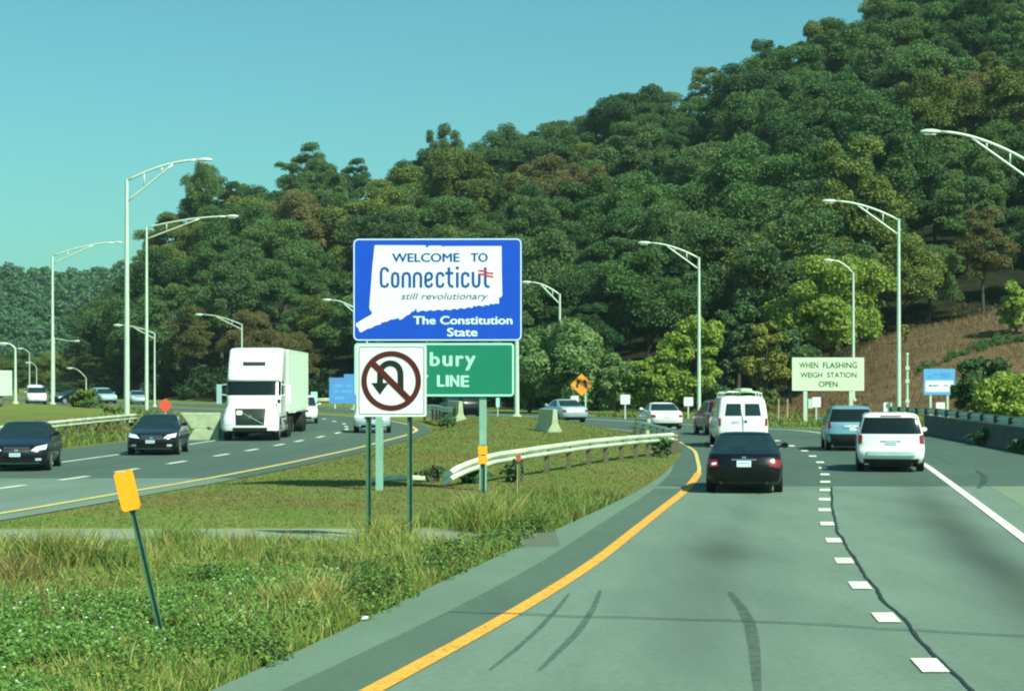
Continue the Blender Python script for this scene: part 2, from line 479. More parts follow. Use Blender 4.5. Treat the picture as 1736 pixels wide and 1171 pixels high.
rows = np.concatenate([np.arange(-20, 140, 1.0), np.arange(140, 400, 4.0), np.arange(400, 1000, 25.0), np.arange(1000, 8001, 500.0)])
u = np.linspace(-1, 1, 260)
u = np.sign(u) * np.abs(u) ** 1.15
half = np.maximum(48, .8 * rows)
X = half[:, None] * u[None, :]
Y = np.repeat(rows[:, None], len(u), 1)
Z = terrain(X, Y)
pxg = CX + F * X / np.maximum(Y, 1)
d0g, d1g, hg = hill_params(pxg)
dry = smooth01((Y - 128) / 12) * smooth01((pxg - 1150) / 120) * smooth01((200 - Y) / 10)
dry = np.maximum(dry, .35 * smooth01((Y - 36) / 6) * smooth01((120 - Y) / 20))
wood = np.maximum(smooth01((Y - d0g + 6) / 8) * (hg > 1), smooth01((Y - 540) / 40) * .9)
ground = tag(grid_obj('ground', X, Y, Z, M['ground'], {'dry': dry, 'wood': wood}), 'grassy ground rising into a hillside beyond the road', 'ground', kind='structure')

# ------------------------------------------------------------------ roads
def strip(name, xl, xr, y0, y1, z, material, nx=2, dy=1.0, dark_tone=None, split=None):
    ys = np.arange(y0, y1 + .01, dy)
    t = np.linspace(0, 1, nx)
    X = xl(ys)[:, None] * (1 - t) + xr(ys)[:, None] * t
    Y = np.repeat(ys[:, None], nx, 1)
    S = dark_tone(X, Y) if dark_tone else np.zeros_like(X)
    o = grid_obj(name, X, Y, np.full_like(X, z), material, {'dark_tone': S})
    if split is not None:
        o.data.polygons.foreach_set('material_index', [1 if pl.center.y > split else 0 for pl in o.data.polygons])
    return o
def road_dark_tone(X, Y):
    s = np.zeros_like(X)
    c = YEL(Y) + 1.9 * 1.0
    cl = .5 * (YEL(Y) + DOT(Y)); cr = .5 * (DOT(Y) + WHT(Y))
    s += .26 * np.exp(-((X - cl) / .6) ** 2) + .14 * np.exp(-((X - cr) / .7) ** 2) + .10 * (np.exp(-((X - cl - .95) / .3) ** 2) + np.exp(-((X - cl + .95) / .3) ** 2))  # oil stains along lane centres and wheel tracks
    s += .10 * np.sin(X * 1.9 + Y * .31) * np.sin(Y * .23 + X * .7) * (Y < 50)
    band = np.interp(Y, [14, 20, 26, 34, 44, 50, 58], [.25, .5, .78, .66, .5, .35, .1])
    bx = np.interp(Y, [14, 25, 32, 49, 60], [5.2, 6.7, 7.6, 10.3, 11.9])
    s += band * np.exp(-((X - bx) / .55) ** 2)  # broad darker band through the right lane
    s += .5 * np.exp(-((X - 3.36) / .6) ** 2 - ((Y - 31.2) / 2.2) ** 2)
    s += .18 * np.exp(-((X - 2.2) / .9) ** 2 - ((Y - 24.5) / 4) ** 2)
    return np.clip(s, 0, .85)
tag(strip('road', lambda y: LED(y), lambda y: WHT(y) + .9, 0, 290, .020, [M['road_near'], M['road_far']], 70, .5, road_dark_tone, 50.0), kind='structure')
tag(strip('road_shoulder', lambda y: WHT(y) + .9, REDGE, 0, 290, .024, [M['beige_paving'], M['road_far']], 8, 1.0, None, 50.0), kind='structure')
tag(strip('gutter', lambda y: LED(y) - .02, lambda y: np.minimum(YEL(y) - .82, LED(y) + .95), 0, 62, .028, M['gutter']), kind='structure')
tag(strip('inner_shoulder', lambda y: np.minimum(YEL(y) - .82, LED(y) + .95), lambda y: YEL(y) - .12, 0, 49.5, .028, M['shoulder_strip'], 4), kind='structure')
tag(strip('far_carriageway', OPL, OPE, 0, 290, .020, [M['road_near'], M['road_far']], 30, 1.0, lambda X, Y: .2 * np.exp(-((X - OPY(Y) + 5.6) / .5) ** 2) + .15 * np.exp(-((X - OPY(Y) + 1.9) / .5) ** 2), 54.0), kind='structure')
# paved crossover through the median
def xover():
    n = 26
    t = np.linspace(0, 1, n)
    x0, x1 = OPE(34.0) - 1.0, LED(36.0) - .1
    xs = x0 + (x1 - x0) * t
    far = 35.4 + 3.2 * smooth01(1 - t / .22) + 0.0 * t
    near = 31.2 - 3 * smooth01(1 - t / .2) + .9 * smooth01((t - .7) / .3)
    k = np.linspace(0, 1, 5)
    X = np.repeat(xs[:, None], 5, 1)
    Y = near[:, None] * (1 - k) + far[:, None] * k
    Zz = np.maximum(terrain(X, Y) + .03, .014)
    return grid_obj('paved_crossover', X, Y, Zz, M['gravel'], {'dark_tone': .62 * smooth01((X - x1 + 2.5) / 1.5)})
tag(xover(), kind='structure')

# painted markings
def ribbon(mb, fx, y0, y1, w, z, n=None):
    n = n or max(2, int((y1 - y0) / 1.0) + 1)
    ys = np.linspace(y0, y1, n)
    xs = fx(ys)
    sl_ = np.gradient(xs, ys)
    k = np.sqrt(1 + sl_ ** 2)
    vs = [(x - w / 2 * q, y, z) for x, y, q in zip(xs, ys, k)] + [(x + w / 2 * q, y, z) for x, y, q in zip(xs, ys, k)]
    mb.add(vs, [(i, i + n, i + n + 1, i + 1) for i in range(n - 1)])
mb = MB(); ribbon(mb, YEL, 2, 57, .21, .034); tag(mb.build('yellow_edge_line', M['yellow_paint']), kind='structure')
mb = MB(); ribbon(mb, YEL, 57, 260, .12, .034); tag(mb.build('worn_far_yellow_line', M['pale_yellow_paint']), kind='structure')
mb = MB(); ribbon(mb, OPY, 2, 260, .20, .034); tag(mb.build('worn_yellow_line', M['pale_yellow_paint']), kind='structure')
mb = MB(); ribbon(mb, WHT, 2, 260, .2, .034); ribbon(mb, lambda y: OPY(y) - 7.6, 20, 260, .15, .034)
for yc in np.concatenate([np.array([18.84, 22.6, 26.1, 29.6, 33.3, 37.1, 41.0, 44.5, 48.2, 52, 56, 60, 64, 69, 74, 79.5, 86, 93, 100, 107])]):
    ribbon(mb, DOT, yc - .45 - max(0, yc - 45) * .004, yc + .45 + max(0, yc - 45) * .004, .26, .034, 3)
for yc in (8.0, 11.6, 15.2): ribbon(mb, DOT, yc - .45, yc + .45, .26, .034, 3)
DSH = lambda y: OPY(y) - 3.75
for yc in (38, 43.5, 49.3, 53.9, 58.5, 63.9, 70.0, 75, 80.6, 85.5, 91.5, 98, 105, 110.5, 117, 124, 131):
    ribbon(mb, DSH, yc - 1.1, yc + 1.1, .2, .034, 3)
tag(mb.build('white_lane_markings', M['white_paint']), kind='structure')
# tar seam beside the dots, crack across the lanes, tyre marks
rs = np.random.RandomState(3)
mb = MB()
ys = np.arange(4, 50, .35)
xs = DOT(ys) + .17 + np.convolve(rs.randn(len(ys)) * .03, np.ones(4) / 4, 'same')
wd = .016 + .014 * rs.rand(len(ys))
n = len(ys)
mb.add([(x - q, y, .031) for x, y, q in zip(xs, ys, wd)] + [(x + q, y, .031) for x, y, q in zip(xs, ys, wd)], [(i, i + n, i + n + 1, i + 1) for i in range(n - 1)])
def wiggle(mb, p0, p1, w, z, amp, n=40):
    p0, p1 = np.array(p0), np.array(p1)
    t = np.linspace(0, 1, n)[:, None]
    p = p0 * (1 - t) + p1 * t
    p[:, 1] += np.convolve(rs.randn(n) * amp, np.ones(5) / 5, 'same')
    mb.add([(x, y - w, z) for x, y in p] + [(x, y + w, z) for x, y in p], [(i, i + n, i + n + 1, i + 1) for i in range(n - 1)])
wiggle(mb, G(825, 1044), G(1300, 1058), .022, .038, .05)
wiggle(mb, G(1300, 1058), G(1900, 1092), .022, .038, .05)
wiggle(mb, G(760, 1041), G(826, 1043.5), .014, .038, .03)
tag(mb.build('tar_seam', M['tar']), kind='structure')
mb = MB()
def mark(mb, pts, w):
    p = np.array([G(*q) for q in pts])
    k = np.linspace(0, len(p) - 1, 24)
    x = np.interp(k, range(len(p)), p[:, 0]); y = np.interp(k, range(len(p)), p[:, 1])
    n = 24
    ww = w * np.sin(np.linspace(.25, math.pi - .25, n)) ** .5
    mb.add([(a - q, b, .0305) for a, b, q in zip(x, y, ww)] + [(a + q, b, .0305) for a, b, q in zip(x, y, ww)], [(i, i + n, i + n + 1, i + 1) for i in range(n - 1)])
mark(mb, [(1237, 1006), (1257, 1032), (1272, 1062), (1279, 1100), (1285, 1180)], .07)
mark(mb, [(966, 1008), (945, 1035), (918, 1065), (880, 1100), (830, 1140)], .035)
mark(mb, [(1018, 1004), (1006, 1035), (980, 1075), (950, 1105), (915, 1140)], .045)
mark(mb, [(1655, 798), (1668, 808), (1668, 818), (1658, 830)], .10)
tag(mb.build('tyre_mark', M['rubber_mark']), kind='structure')

# ------------------------------------------------------------------ lettering
_txt = {}
def text_obj(s, x0, x1, z0, z1, y, material, parent, bold=0.0, shear=0.0, name='lettering', smear=0.0):
    """text fitted into the box x0..x1, z0..z1, facing -y"""
    cu = bpy.data.curves.new('t', 'FONT')
    cu.body = s; cu.size = 1; cu.offset = bold; cu.shear = shear; cu.resolution_u = 4
    ob = bpy.data.objects.new('t', cu); COL.objects.link(ob)
    dg = bpy.context.evaluated_depsgraph_get()
    me = bpy.data.meshes.new_from_object(ob.evaluated_get(dg))
    bpy.data.objects.remove(ob); bpy.data.curves.remove(cu)
    n = len(me.vertices)
    a = np.zeros(n * 3); me.vertices.foreach_get('co', a); a = a.reshape(-1, 3)
    lo, hi = a.min(0), a.max(0)
    b = np.empty_like(a)
    b[:, 0] = x0 + (a[:, 0] - lo[0]) / (hi[0] - lo[0]) * (x1 - x0)
    b[:, 2] = z0 + (a[:, 1] - lo[1]) / (hi[1] - lo[1]) * (z1 - z0)
    b[:, 1] = y
    me.vertices.foreach_set('co', b.reshape(-1))
    me.materials.clear(); me.materials.append(material)
    me.polygons.foreach_set('material_index', [0] * len(me.polygons))
    me.name = name
    if smear:                                          # thicken the strokes sideways and a little upwards
        bm = bmesh.new()
        for i, (dx, dz_) in enumerate(((0, 0), (-.5, 0), (.5, 0), (0, .3), (0, -.3))):
            bm.from_mesh(me)
            bm.verts.ensure_lookup_table()
            for v in bm.verts[n * i:]: v.co += Vector((dx * smear, .0005 * i, dz_ * smear))
        bm.to_mesh(me); bm.free()
    return link(name, me, parent)

# ------------------------------------------------------------------ welcome sign (blue board over green board)
SD = 47.0
sx, sy_ = XA(741.5, SD), SD
k = SD / F                                             # metres per photo pixel at the sign
sign = thing('state_line_sign', (sx, SD, 0), R(-2), 'large blue welcome sign above a green town line board on two pale posts', 'road sign')
PXm = lambda p: (p - 741.5) * k
PZm = lambda p: ZA(p, SD)
zc = lambda q: (PXm(560 + q[0] * .2903), PZm(390 + q[1] * .2903))
bp_ = MB().plate(rrect(PXm(598), PXm(885), PZm(578), PZm(404), .13), 0, .05).build('blue_panel', M['blue_sheet'], sign)
def frame(mb, x0, x1, z0, z1, r, wdt, y0, y1):
    o = rrect(x0, x1, z0, z1, r); i = rrect(x0 + wdt, x1 - wdt, z0 + wdt, z1 - wdt, max(r - wdt, .005))
    n = len(o)
    vs = [(x, y0, z) for x, z in o] + [(x, y0, z) for x, z in i] + [(x, y1, z) for x, z in o] + [(x, y1, z) for x, z in i]
    fs = []
    for a in range(n):
        b = (a + 1) % n
        fs += [(a, b, n + b, n + a), (2 * n + a, 3 * n + a, 3 * n + b, 2 * n + b), (a, 2 * n + a, 2 * n + b, b), (n + a, n + b, 3 * n + b, 3 * n + a)]
    mb.add(vs, fs); return mb
frame(MB(), PXm(598) + .012, PXm(885) - .012, PZm(578) + .012, PZm(404) - .012, .12, .026, -.004, .001).build('border', M['letter_white'], bp_)
CT = [(258,88),(400,89),(556,90),(560,106),(568,100),(576,92),(650,92),(657,101),(664,95),(1000,95),(1001,240),(1004,383),(995,392),(984,398),(986,430),(965,428),(950,434),(938,428),(925,440),(905,436),(893,446),(870,439),(850,446),(838,440),(828,455),(805,449),(785,460),(760,454),(742,464),(720,458),(700,468),(672,462),(655,470),(630,463),(605,472),(585,466),(560,474),(540,468),(520,474),(508,480),(500,452),(494,468),(470,480),(462,492),(440,500),(425,515),(404,524),(397,512),(372,520),(350,522),(330,534),(300,538),(290,550),(262,556),(240,570),(214,576),(180,596),(168,592),(163,572),(150,562),(148,546),(190,520),(240,492),(243,480),(232,468),(227,450),(236,330),(246,200)]
MB().plate([zc(p) for p in CT][::-1], -.004, .001).build('state_outline', M['white_sheet'], bp_)
def ztext(s, x0, x1, y0, y1, m, par, **kw):
    a = zc((x0, y1)); b = zc((x1, y0))
    return text_obj(s, a[0], b[0], a[1], b[1], -.008, m, par, **kw)
ztext('WELCOME', 362, 753, 136, 186, M['letter_blue'], bp_, smear=.022)
ztext('TO', 822, 918, 136, 186, M['letter_blue'], bp_, smear=.022)
def thick_line(mb, pts, wd, y0, y1):
    p = [Vector(q) for q in pts]; L_, R_ = [], []
    for i in range(len(p)):
        t = (p[min(i + 1, len(p) - 1)] - p[max(i - 1, 0)]).normalized()
        nn = Vector((-t.y, t.x)) * wd / 2
        L_.append(p[i] + nn); R_.append(p[i] - nn)
    n = len(p)
    vs = [(q.x, y0, q.y) for q in L_] + [(q.x, y0, q.y) for q in R_] + [(q.x, y1, q.y) for q in L_] + [(q.x, y1, q.y) for q in R_]
    fs = []
    for i in range(n - 1):
        fs += [(i, n + i, n + i + 1, i + 1), (2*n+i, 2*n+i+1, 3*n+i+1, 3*n+i), (i, i+1, 2*n+i+1, 2*n+i), (n+i, 3*n+i, 3*n+i+1, n+i+1)]
    fs += [(0, 2*n, 3*n, n), (n-1, 2*n-1, 4*n-1, 3*n-1)]
    mb.add(vs, fs); return mb
zl = lambda q: (PXm(630 + q[0] / 7.89), PZm(440 + q[1] / 7.89))
C_ = [(220,165),(207,127),(172,112),(138,125),(125,165),(125,310),(137,350),(172,363),(207,350),(219,312)]
c_ = [(962,228),(950,192),(918,179),(886,192),(876,224),(876,318),(886,351),(918,364),(950,351),(960,313)]
n_ = [(418,376),(418,222),(432,190),(466,179),(498,192),(510,226),(510,376)]
u_ = [(1358,165),(1358,316),(1370,350),(1400,364),(1430,350),(1442,316),(1442,205)]
LET = [C_, [(275,224),(286,191),(315,178),(344,191),(355,224),(355,318),(344,351),(315,364),(286,351),(275,318),(275,223)],
       n_, [(x + 150, y) for x, y in n_], [(808,315),(798,350),(766,364),(733,351),(722,318),(722,224),(733,191),(766,178),(798,190),(808,222),(800,258),(738,280)],
       c_, [(1035,104),(1035,316),(1049,350),(1095,365)], [(985,182),(1095,182)], [(1148,170),(1148,376)], [(x + 338, y) for x, y in c_], u_, [(1522,104),(1522,326),(1536,354),(1578,368)]]
lm = MB()
for i, l in enumerate(LET): thick_line(lm, [zl(q) for q in l], 37 / 7.89 * k, -.008 - .0002 * i, -.0045)
lm.build('lettering', M['letter_blue'], bp_)
ztext('still revolutionary', 412, 922, 366, 418, M['letter_purple'], bp_, bold=.006, shear=.25)
ztext('The Constitution', 486, 1062, 503, 550, M['letter_white'], bp_, smear=.02)
ztext('State', 684, 858, 572, 620, M['letter_white'], bp_, smear=.02)
for l in ([(1428,148),(1500,153),(1560,180),(1632,185)], [(1428,192),(1500,200),(1560,222),(1632,229)]):
    thick_line(MB(), [zl(q) for q in l], 21 / 7.89 * k, -.0135, -.0105).build('flag_stroke', M['letter_red'], bp_)
MB().plate([zl(q) for q in ((1128,128),(1170,128),(1170,94),(1128,94))], -.0135, -.0105).build('letter_dot', M['letter_purple'], bp_)
gp = MB().plate(rrect(PXm(600), PXm(872), PZm(672), PZm(581), .09), .0, .05).build('green_panel', M['green_sheet'], sign)
frame(MB(), PXm(600) + .008, PXm(872) - .008, PZm(672) + .008, PZm(581) - .008, .085, .045, -.004, .001).build('border', M['pale_aqua'], gp)
def gtext(t_, x0, x1, y0, y1):
    a = (PXm(715 + x0 / 10.21), PZm(585 + y1 / 10.21)); b = (PXm(715 + x1 / 10.21), PZm(585 + y0 / 10.21))
    return text_obj(t_, a[0], b[0], a[1], b[1], -.008, M['letter_aqua'], gp, smear=.028)
for t_, x0, x1, y0, y1 in (('D', -560, -390, 135, 355), ('a', -330, -180, 185, 358), ('n', -110, 40, 185, 355), ('b', 150, 302, 125, 358), ('u', 370, 520, 185, 360), ('r', 598, 715, 185, 360), ('y', 757, 925, 190, 432),
                           ('CITY', -430, 108, 520, 715), ('L', 275, 385, 520, 712), ('I', 425, 462, 522, 712), ('N', 500, 640, 522, 715), ('E', 685, 812, 530, 718)):
    gtext(t_, x0, x1, y0, y1)
for px_ in (642, 818.5):
    q = .085
    MB().box(PXm(px_) - q, PXm(px_) + q, .054, .054 + .17, -.3, PZm(415)).build('post', M['pale_post'], sign)
for zz in (425, 560, 600, 655):
    MB().box(PXm(610), PXm(862), .0505, .0535, PZm(zz) - .04, PZm(zz) + .04).build('cross_rail', M['galv'], sign)

# ------------------------------------------------------------------ no U-turn sign
ND = 32.6
nk = ND / F
nx0 = XA(664, ND)
nsg = thing('prohibition_sign', (nx0, ND, 0), R(-1), 'square white no U-turn sign with dark red ring on two thin green posts', 'road sign')
n2 = lambda px_, py_: ((px_ - 664) * nk, ZA(py_, ND))
def n5(q): return n2(580 + q[0] * .1708, 560 + q[1] * .1708)     # from the enlarged crop
a, b = n2(604.5, 706), n2(723, 584)
pan = MB().plate(rrect(a[0], b[0], a[1], b[1], .04), 0, .012).build('panel', M['white_sheet'], nsg)
frame(MB(), a[0] + .035, b[0] - .035, a[1] + .035, b[1] - .035, .03, .014, -.003, .001).build('border', M['green_post'], pan)
cx, cz = n5((488, 500)); ro, ri = 297 * .1708 * nk, 243 * .1708 * nk
def arc(c, r, a0, a1, n=28): return [(c[0] + r * math.cos(R(a0 + (a1 - a0) * t / n)), c[1] + r * math.sin(R(a0 + (a1 - a0) * t / n))) for t in range(n + 1)]
ar = MB()
kk = .1708 * nk
c2 = n5((478, 425))
pts = [n5((582, 610)), n5((580, 430))] + arc(c2, 100 * kk, 0, 180, 16)[1:] + [n5((376, 530))]
thick_line(ar, pts, 60 * kk, -.005, -.0005)
ar.plate([n5((290, 520)), n5((376, 638)), n5((464, 520))], -.0055, -.0005)
ar.build('turn_arrow', M['black_sheet'], pan)
rg = MB()
thick_line(rg, arc((cx, cz), (ro + ri) / 2, 0, 360, 48), ro - ri, -.0075, -.0005)
thick_line(rg, [n5((300, 322)), n5((672, 690))], 62 * kk, -.0085, -.0006)
rg.build('prohibition_ring', M['dark_red'], pan)
def channel_post(mb, x, y0, z0, z1, w=.06, d=.04, lean=0.0):
    """U-channel steel post: web with two flanges"""
    for (xa, xb, ya, yb) in ((-w/2, w/2, d - .008, d), (-w/2, -w/2 + .008, 0, d - .009), (w/2 - .008, w/2, 0, d - .009)):
        mb.add([(x + xa, y0 + ya, z0), (x + xb, y0 + ya, z0), (x + xb, y0 + yb, z0), (x + xa, y0 + yb, z0),
                (x + xa + lean, y0 + ya, z1), (x + xb + lean, y0 + ya, z1), (x + xb + lean, y0 + yb, z1), (x + xa + lean, y0 + yb, z1)],
               [(0,3,2,1),(4,5,6,7),(0,1,5,4),(1,2,6,5),(2,3,7,6),(3,0,4,7)])
    return mb
for px_ in (624.5, 694.5):
    channel_post(MB(), n2(px_, 700)[0], .016, -.3, n2(0, 592)[1], .09, .055).build('post', M['green_post'], nsg)

# ------------------------------------------------------------------ delineators
dx, dd = XA(275, 20.9), 20.9
dl = thing('marker_post', (dx, dd, 0), 0, 'leaning orange marker plate on a thin green post in the near weeds', 'marker')
dl.rotation_euler = (0, R(-13.2), 0)
channel_post(MB(), 0, .01, -.25, 1.50, .062, .04).build('post', M['green_post'], dl)
op = MB().plate(rrect(-.105, .105, 1.43, 1.87, .045), -.012, .004).build('orange_plate', M['amber'], dl)
MB().box(-.02, .02, -.016, -.0125, 1.845, 1.862).build('plate_bolt', M['galv'], op)
d2, dd2 = XA(818.5, 37.5), 37.5
yl = thing('marker_post', (d2, dd2, 0), 0, 'thin green post with two amber reflectors in front of the welcome sign post', 'marker')
channel_post(MB(), 0, .01, -.25, 1.52, .085, .05).build('post', M['green_post'], yl)
for z0, z1 in ((1.335, 1.50), (1.155, 1.315)):
    MB().plate(rrect(-.09, .09, z0, z1, .02), -.006, .008).build('reflector', M['amber'], yl)
rd = thing('marker_post', (XA(879, 41), 41.0, 0), 0, 'thin grey post with a small reddish reflector beside the median guardrail', 'marker')
channel_post(MB(), 0, .01, -.25, 1.22, .06, .04).build('post', M['pale_wood'], rd)
MB().plate(rrect(-.055, .055, 1.05, 1.20, .02), -.006, .008).build('reflector', mat('faded_red_reflector', (.42, .12, .05), .5), rd)

# ------------------------------------------------------------------ guardrails
WPROF = [(0, .02), (.01, 0), (.085, -.03), (.085, -.09), (.005, -.125), (.005, -.16), (.085, -.195), (.085, -.255), (.01, -.285), (0, -.30)]
def rail_mesh(mb, pts, side, ztop=None, prof=WPROF):
    pts = [Vector(p) for p in pts]
    n = len(prof); vs = []
    for i, p in enumerate(pts):
        t = (pts[min(i + 1, len(pts) - 1)] - pts[max(i - 1, 0)]); t.z = 0; t.normalize()
        nn = Vector((t.y, -t.x, 0)) * side
        for off, dz in prof: vs.append(p + nn * off + Vector((0, 0, dz)))
    m0 = len(vs)
    vs += [v + Vector((0, .006, -.004)) for v in vs]
    fs = []
    for i in range(len(pts) - 1):
        for j in range(n - 1):
            a = i * n + j
            fs.append((a, a + 1, a + n + 1, a + n))
            fs.append((m0 + a, m0 + a + n, m0 + a + n + 1, m0 + a + 1))
    mb.add(vs, fs)
def resample(pts, step):
    P = [Vector(p) for p in pts]
    d = [0]
    for a, b in zip(P, P[1:]): d.append(d[-1] + (b - a).length)
    n = max(2, int(d[-1] / step) + 1)
    q = np.linspace(0, d[-1], n)
    A = np.array([tuple(p) for p in P])
    return [Vector((np.interp(t, d, A[:, 0]), np.interp(t, d, A[:, 1]), np.interp(t, d, A[:, 2]))) for t in q]
def guardrail(label, pts, side, step=2.0, mrail='rail_white', mpost='wood_post', skip=0, post_w=.07):
    base = Vector(pts[len(pts) // 2]); base.z = tz(base.x, base.y)
    g = thing('guardrail', base, 0, label, 'guardrail')
    P = [Vector(p) - base for p in pts]
    mb = MB(); rail_mesh(mb, resample(P, .5), side); mb.build('rail', M[mrail], g, smooth=True)
    for q in resample(P, step)[skip:]:
        gz = tz(q.x + base.x, q.y + base.y) - base.z
        t = Vector((0, 0, 0))
        MB().box(q.x - post_w, q.x + post_w, q.y + .03, q.y + .03 + 2 * post_w, gz - .3, q.z - .03).build('post', M[mpost], g)
    return g
gzz = lambda x, y, hgt: (x, y, tz(x, y) + hgt)
guardrail('white corrugated guardrail curving across the grass median behind the welcome sign',
          [gzz(-1.75, 48.6, .28), gzz(-1.3, 49.0, .55), gzz(-.5, 50.2, .76), gzz(.9, 54, .80), gzz(2.35, 58.4, .80), gzz(4.0, 64, .80), gzz(5.3, 68.8, .80), gzz(5.85, 70.6, .80)], 1, 2.0, skip=2)
guardrail('shaded guardrail leg running back from the rounded median rail end',
          [gzz(5.95, 71.2, .78), gzz(6.25, 73, .78), gzz(6.35, 77, .78), gzz(6.1, 83, .78), gzz(5.7, 88, .78)], -1, 2.0)
mbt = thing('guardrail_end', (XA(660, 50), 50.0, 0), 0, 'short low rail end lying in the grass between the welcome sign posts', 'guardrail')
mb = MB(); rail_mesh(mb, [(-.55, 0, .22), (0, 0, .27), (.55, .2, .28), (.9, .3, .26)], 1, prof=[(0, .02), (.05, -.02), (.05, -.09), (0, -.12)]); mb.build('rail', M['rail_white'], mbt)
MB().box(-.36, -.22, .05, .19, -.2, .24).build('post', M['wood_post'], mbt)
guardrail('pale guardrail along the outer edge of the left carriageway behind the black cars',
          [gzz(-20.8, 62, .78), gzz(-20.4, 72, .80), gzz(-19.9, 83, .82), gzz(-19.6, 92, .82), gzz(-19.4, 100, .82)], 1, 2.0)
guardrail('far guardrail in front of the dark trees left of the welcome sign',
          [gzz(-22, 183, .8), gzz(-18.2, 190, .8), gzz(-13.5, 192, .8), gzz(-8.5, 188, .8)], 1, 3.0)
guardrail('short shaded guardrail beside the middle concrete barrier end in the median',
          [gzz(-5.6, 124, .95), gzz(-4.9, 121, .95), gzz(-3.9, 112, .9), gzz(-3.2, 107.5, .85)], 1, 2.5, mpost='tyre')
guardrail('grey top rail along the dark barrier on the right shoulder',
          [(21.9, 112, 1.15), (21.15, 97, 1.28), (20.45, 85, 1.26), (19.7, 72, 1.24), (19.0, 60, 1.22), (18.4, 50, 1.22)], -1, 3.0, 'galv', 'concrete_shade')

# jersey barriers
JP = [(-.30, 0), (-.30, .10), (-.14, .38), (-.09, 1.0), (.09, 1.0), (.14, .38), (.30, .10), (.30, 0)]
def jersey(label, loc, rz, length, mk='concrete', sc=1.0):
    o = MB()
    n = len(JP)
    vs = [(x * sc, 0, z * sc) for x, z in JP] + [(x * sc, length, z * sc) for x, z in JP]
    o.add(vs, [tuple(range(n))[::-1], tuple(range(n, 2 * n))] + [(i, (i + 1) % n, (i + 1) % n + n, i + n) for i in range(n)])
    b = o.build('concrete_barrier', M[mk])
    bv = b.modifiers.new('bevel', 'BEVEL'); bv.width = .025; bv.segments = 2
    b.location = loc; b.rotation_euler = (0, 0, rz)
    return tag(b, label, 'barrier')
x, y = G(941, 742); jersey('pale concrete barrier end standing before the silver car', (x, y, tz(x, y) - .05), R(14), 2.6, sc=1.12)
x, y = G(781, 726); jersey('pale concrete barrier end below the green town line board', (x, y, tz(x, y) - .05), R(14), 3.0, sc=1.12)
x, y = G(1110, 741); jersey('small pale concrete barrier end behind the rounded median rail', (x - .2, y + 1, tz(x, y) - .05), R(8), 3.0, sc=.9)
jersey('long concrete barrier with shade in its colour, along the right shoulder', (20.75, 97, -.02), math.pi - .06, 40, 'concrete_shade', .98)
lb = MB()
lb.plate([(-.95, 0), (.5, 0), (.5, .52), (-.6, .52)], 0, .7)
lb.plate([(-.75, .524), (.5, .524), (.5, 1.24), (-1.25, 1.24)], .10, .62)
lbo = lb.build('concrete_barrier', M['concrete'])
lbo.modifiers.new('bevel', 'BEVEL').width = .03
lbo.location = (XA(352, 87.0) , 87.0, 0)
tag(lbo, 'low beige concrete wall between the front-facing black car and the white truck', 'barrier')

# ------------------------------------------------------------------ lamp posts
def lamp(label, x, y, ztop, arm, rise, side=-1, gap=.75, r=.13, single=False, group='lamp posts along the highway', zbase=None, rz=0):
    zb = tz(x, y) if zbase is None else zbase
    g = thing('lamp_post', (x, y, zb), rz, label, 'lamp post', group)
    h = ztop - zb
    MB().tube([(0, 0, .25), (0, 0, h * .5), (0, 0, h)], [r, r * .8, r * .58], 10).build('pole', M['galv'], g, smooth=True, angle=50)
    MB().tube([(0, 0, -.3), (0, 0, .12), (0, 0, .25)], [r * 1.9, r * 1.9, r * 1.1], 12).build('base', M['concrete'], g, smooth=True, angle=40)
    up = []
    for i in range(11):
        t = i / 10
        up.append((side * arm * t, 0, h - .08 + rise * (1 - (1 - t) ** 1.75)))
    MB().tube(up, [r * .42] * 11, 8).build('arm', M['galv'], g, smooth=True)
    if not single:
        lo = []
        for i in range(9):
            t = i / 8
            xx = .66 * t
            lo.append((side * arm * xx, 0, (h - .08 - gap) * (1 - t) + (h - .08 + rise * (1 - (1 - .66) ** 1.75) - .06) * t))
        mbr = MB().tube(lo, [r * .36] * 9, 8)
        for q in (.25, .5):
            xx = arm * q
            zt = h - .08 + rise * (1 - (1 - q) ** 1.75); zl = (h - .08 - gap) * (1 - q / .66) + (h - .08 + rise * (1 - .34 ** 1.75) - .06) * (q / .66)
            mbr.tube([(side * xx, 0, zl), (side * xx, 0, zt)], r * .25, 6)
        mbr.build('brace', M['galv'], g, smooth=True)
    e = up[-1]
    hd = MB()
    vs, fs = [], []
    st = [(-.05, .05, .05), (.1, .11, .09), (.35, .17, .13), (.62, .16, .12), (.8, .09, .08), (.86, .03, .03)]
    n = 10
    for s_, ww, hh in st:
        for q in range(n):
            a = 2 * math.pi * q / n
            vs.append((e[0] + side * s_, ww * math.cos(a), e[2] + hh * math.sin(a) * (1 if math.sin(a) > 0 else .7)))
    for i in range(len(st) - 1):
        for q in range(n): fs.append((i * n + q, i * n + (q + 1) % n, (i + 1) * n + (q + 1) % n, (i + 1) * n + q))
    fs += [tuple(range(n)), tuple(range((len(st) - 1) * n, len(st) * n))]
    hd.add(vs, fs)
    ho = hd.build('lamp_head', M['galv'], g, smooth=True)
    MB().box(min(e[0] + side * .2, e[0] + side * .66), max(e[0] + side * .2, e[0] + side * .66), -.09, .09, e[2] - .125, e[2] - .085).build('lens', M['lamp_glass'], ho)
    return g
def lamp_px(label, px, ptop, pbase, phead, pheady, **kw):
    d = F * H / (pbase - HY)
    d = kw.pop('d', d)
    s = F / d
    arm = abs(phead - px) / s - .75
    lamp(label, XA(px, d), d, ZA(ptop, d), arm, (ptop - pheady) / s, -1 if phead < px else 1, **kw)
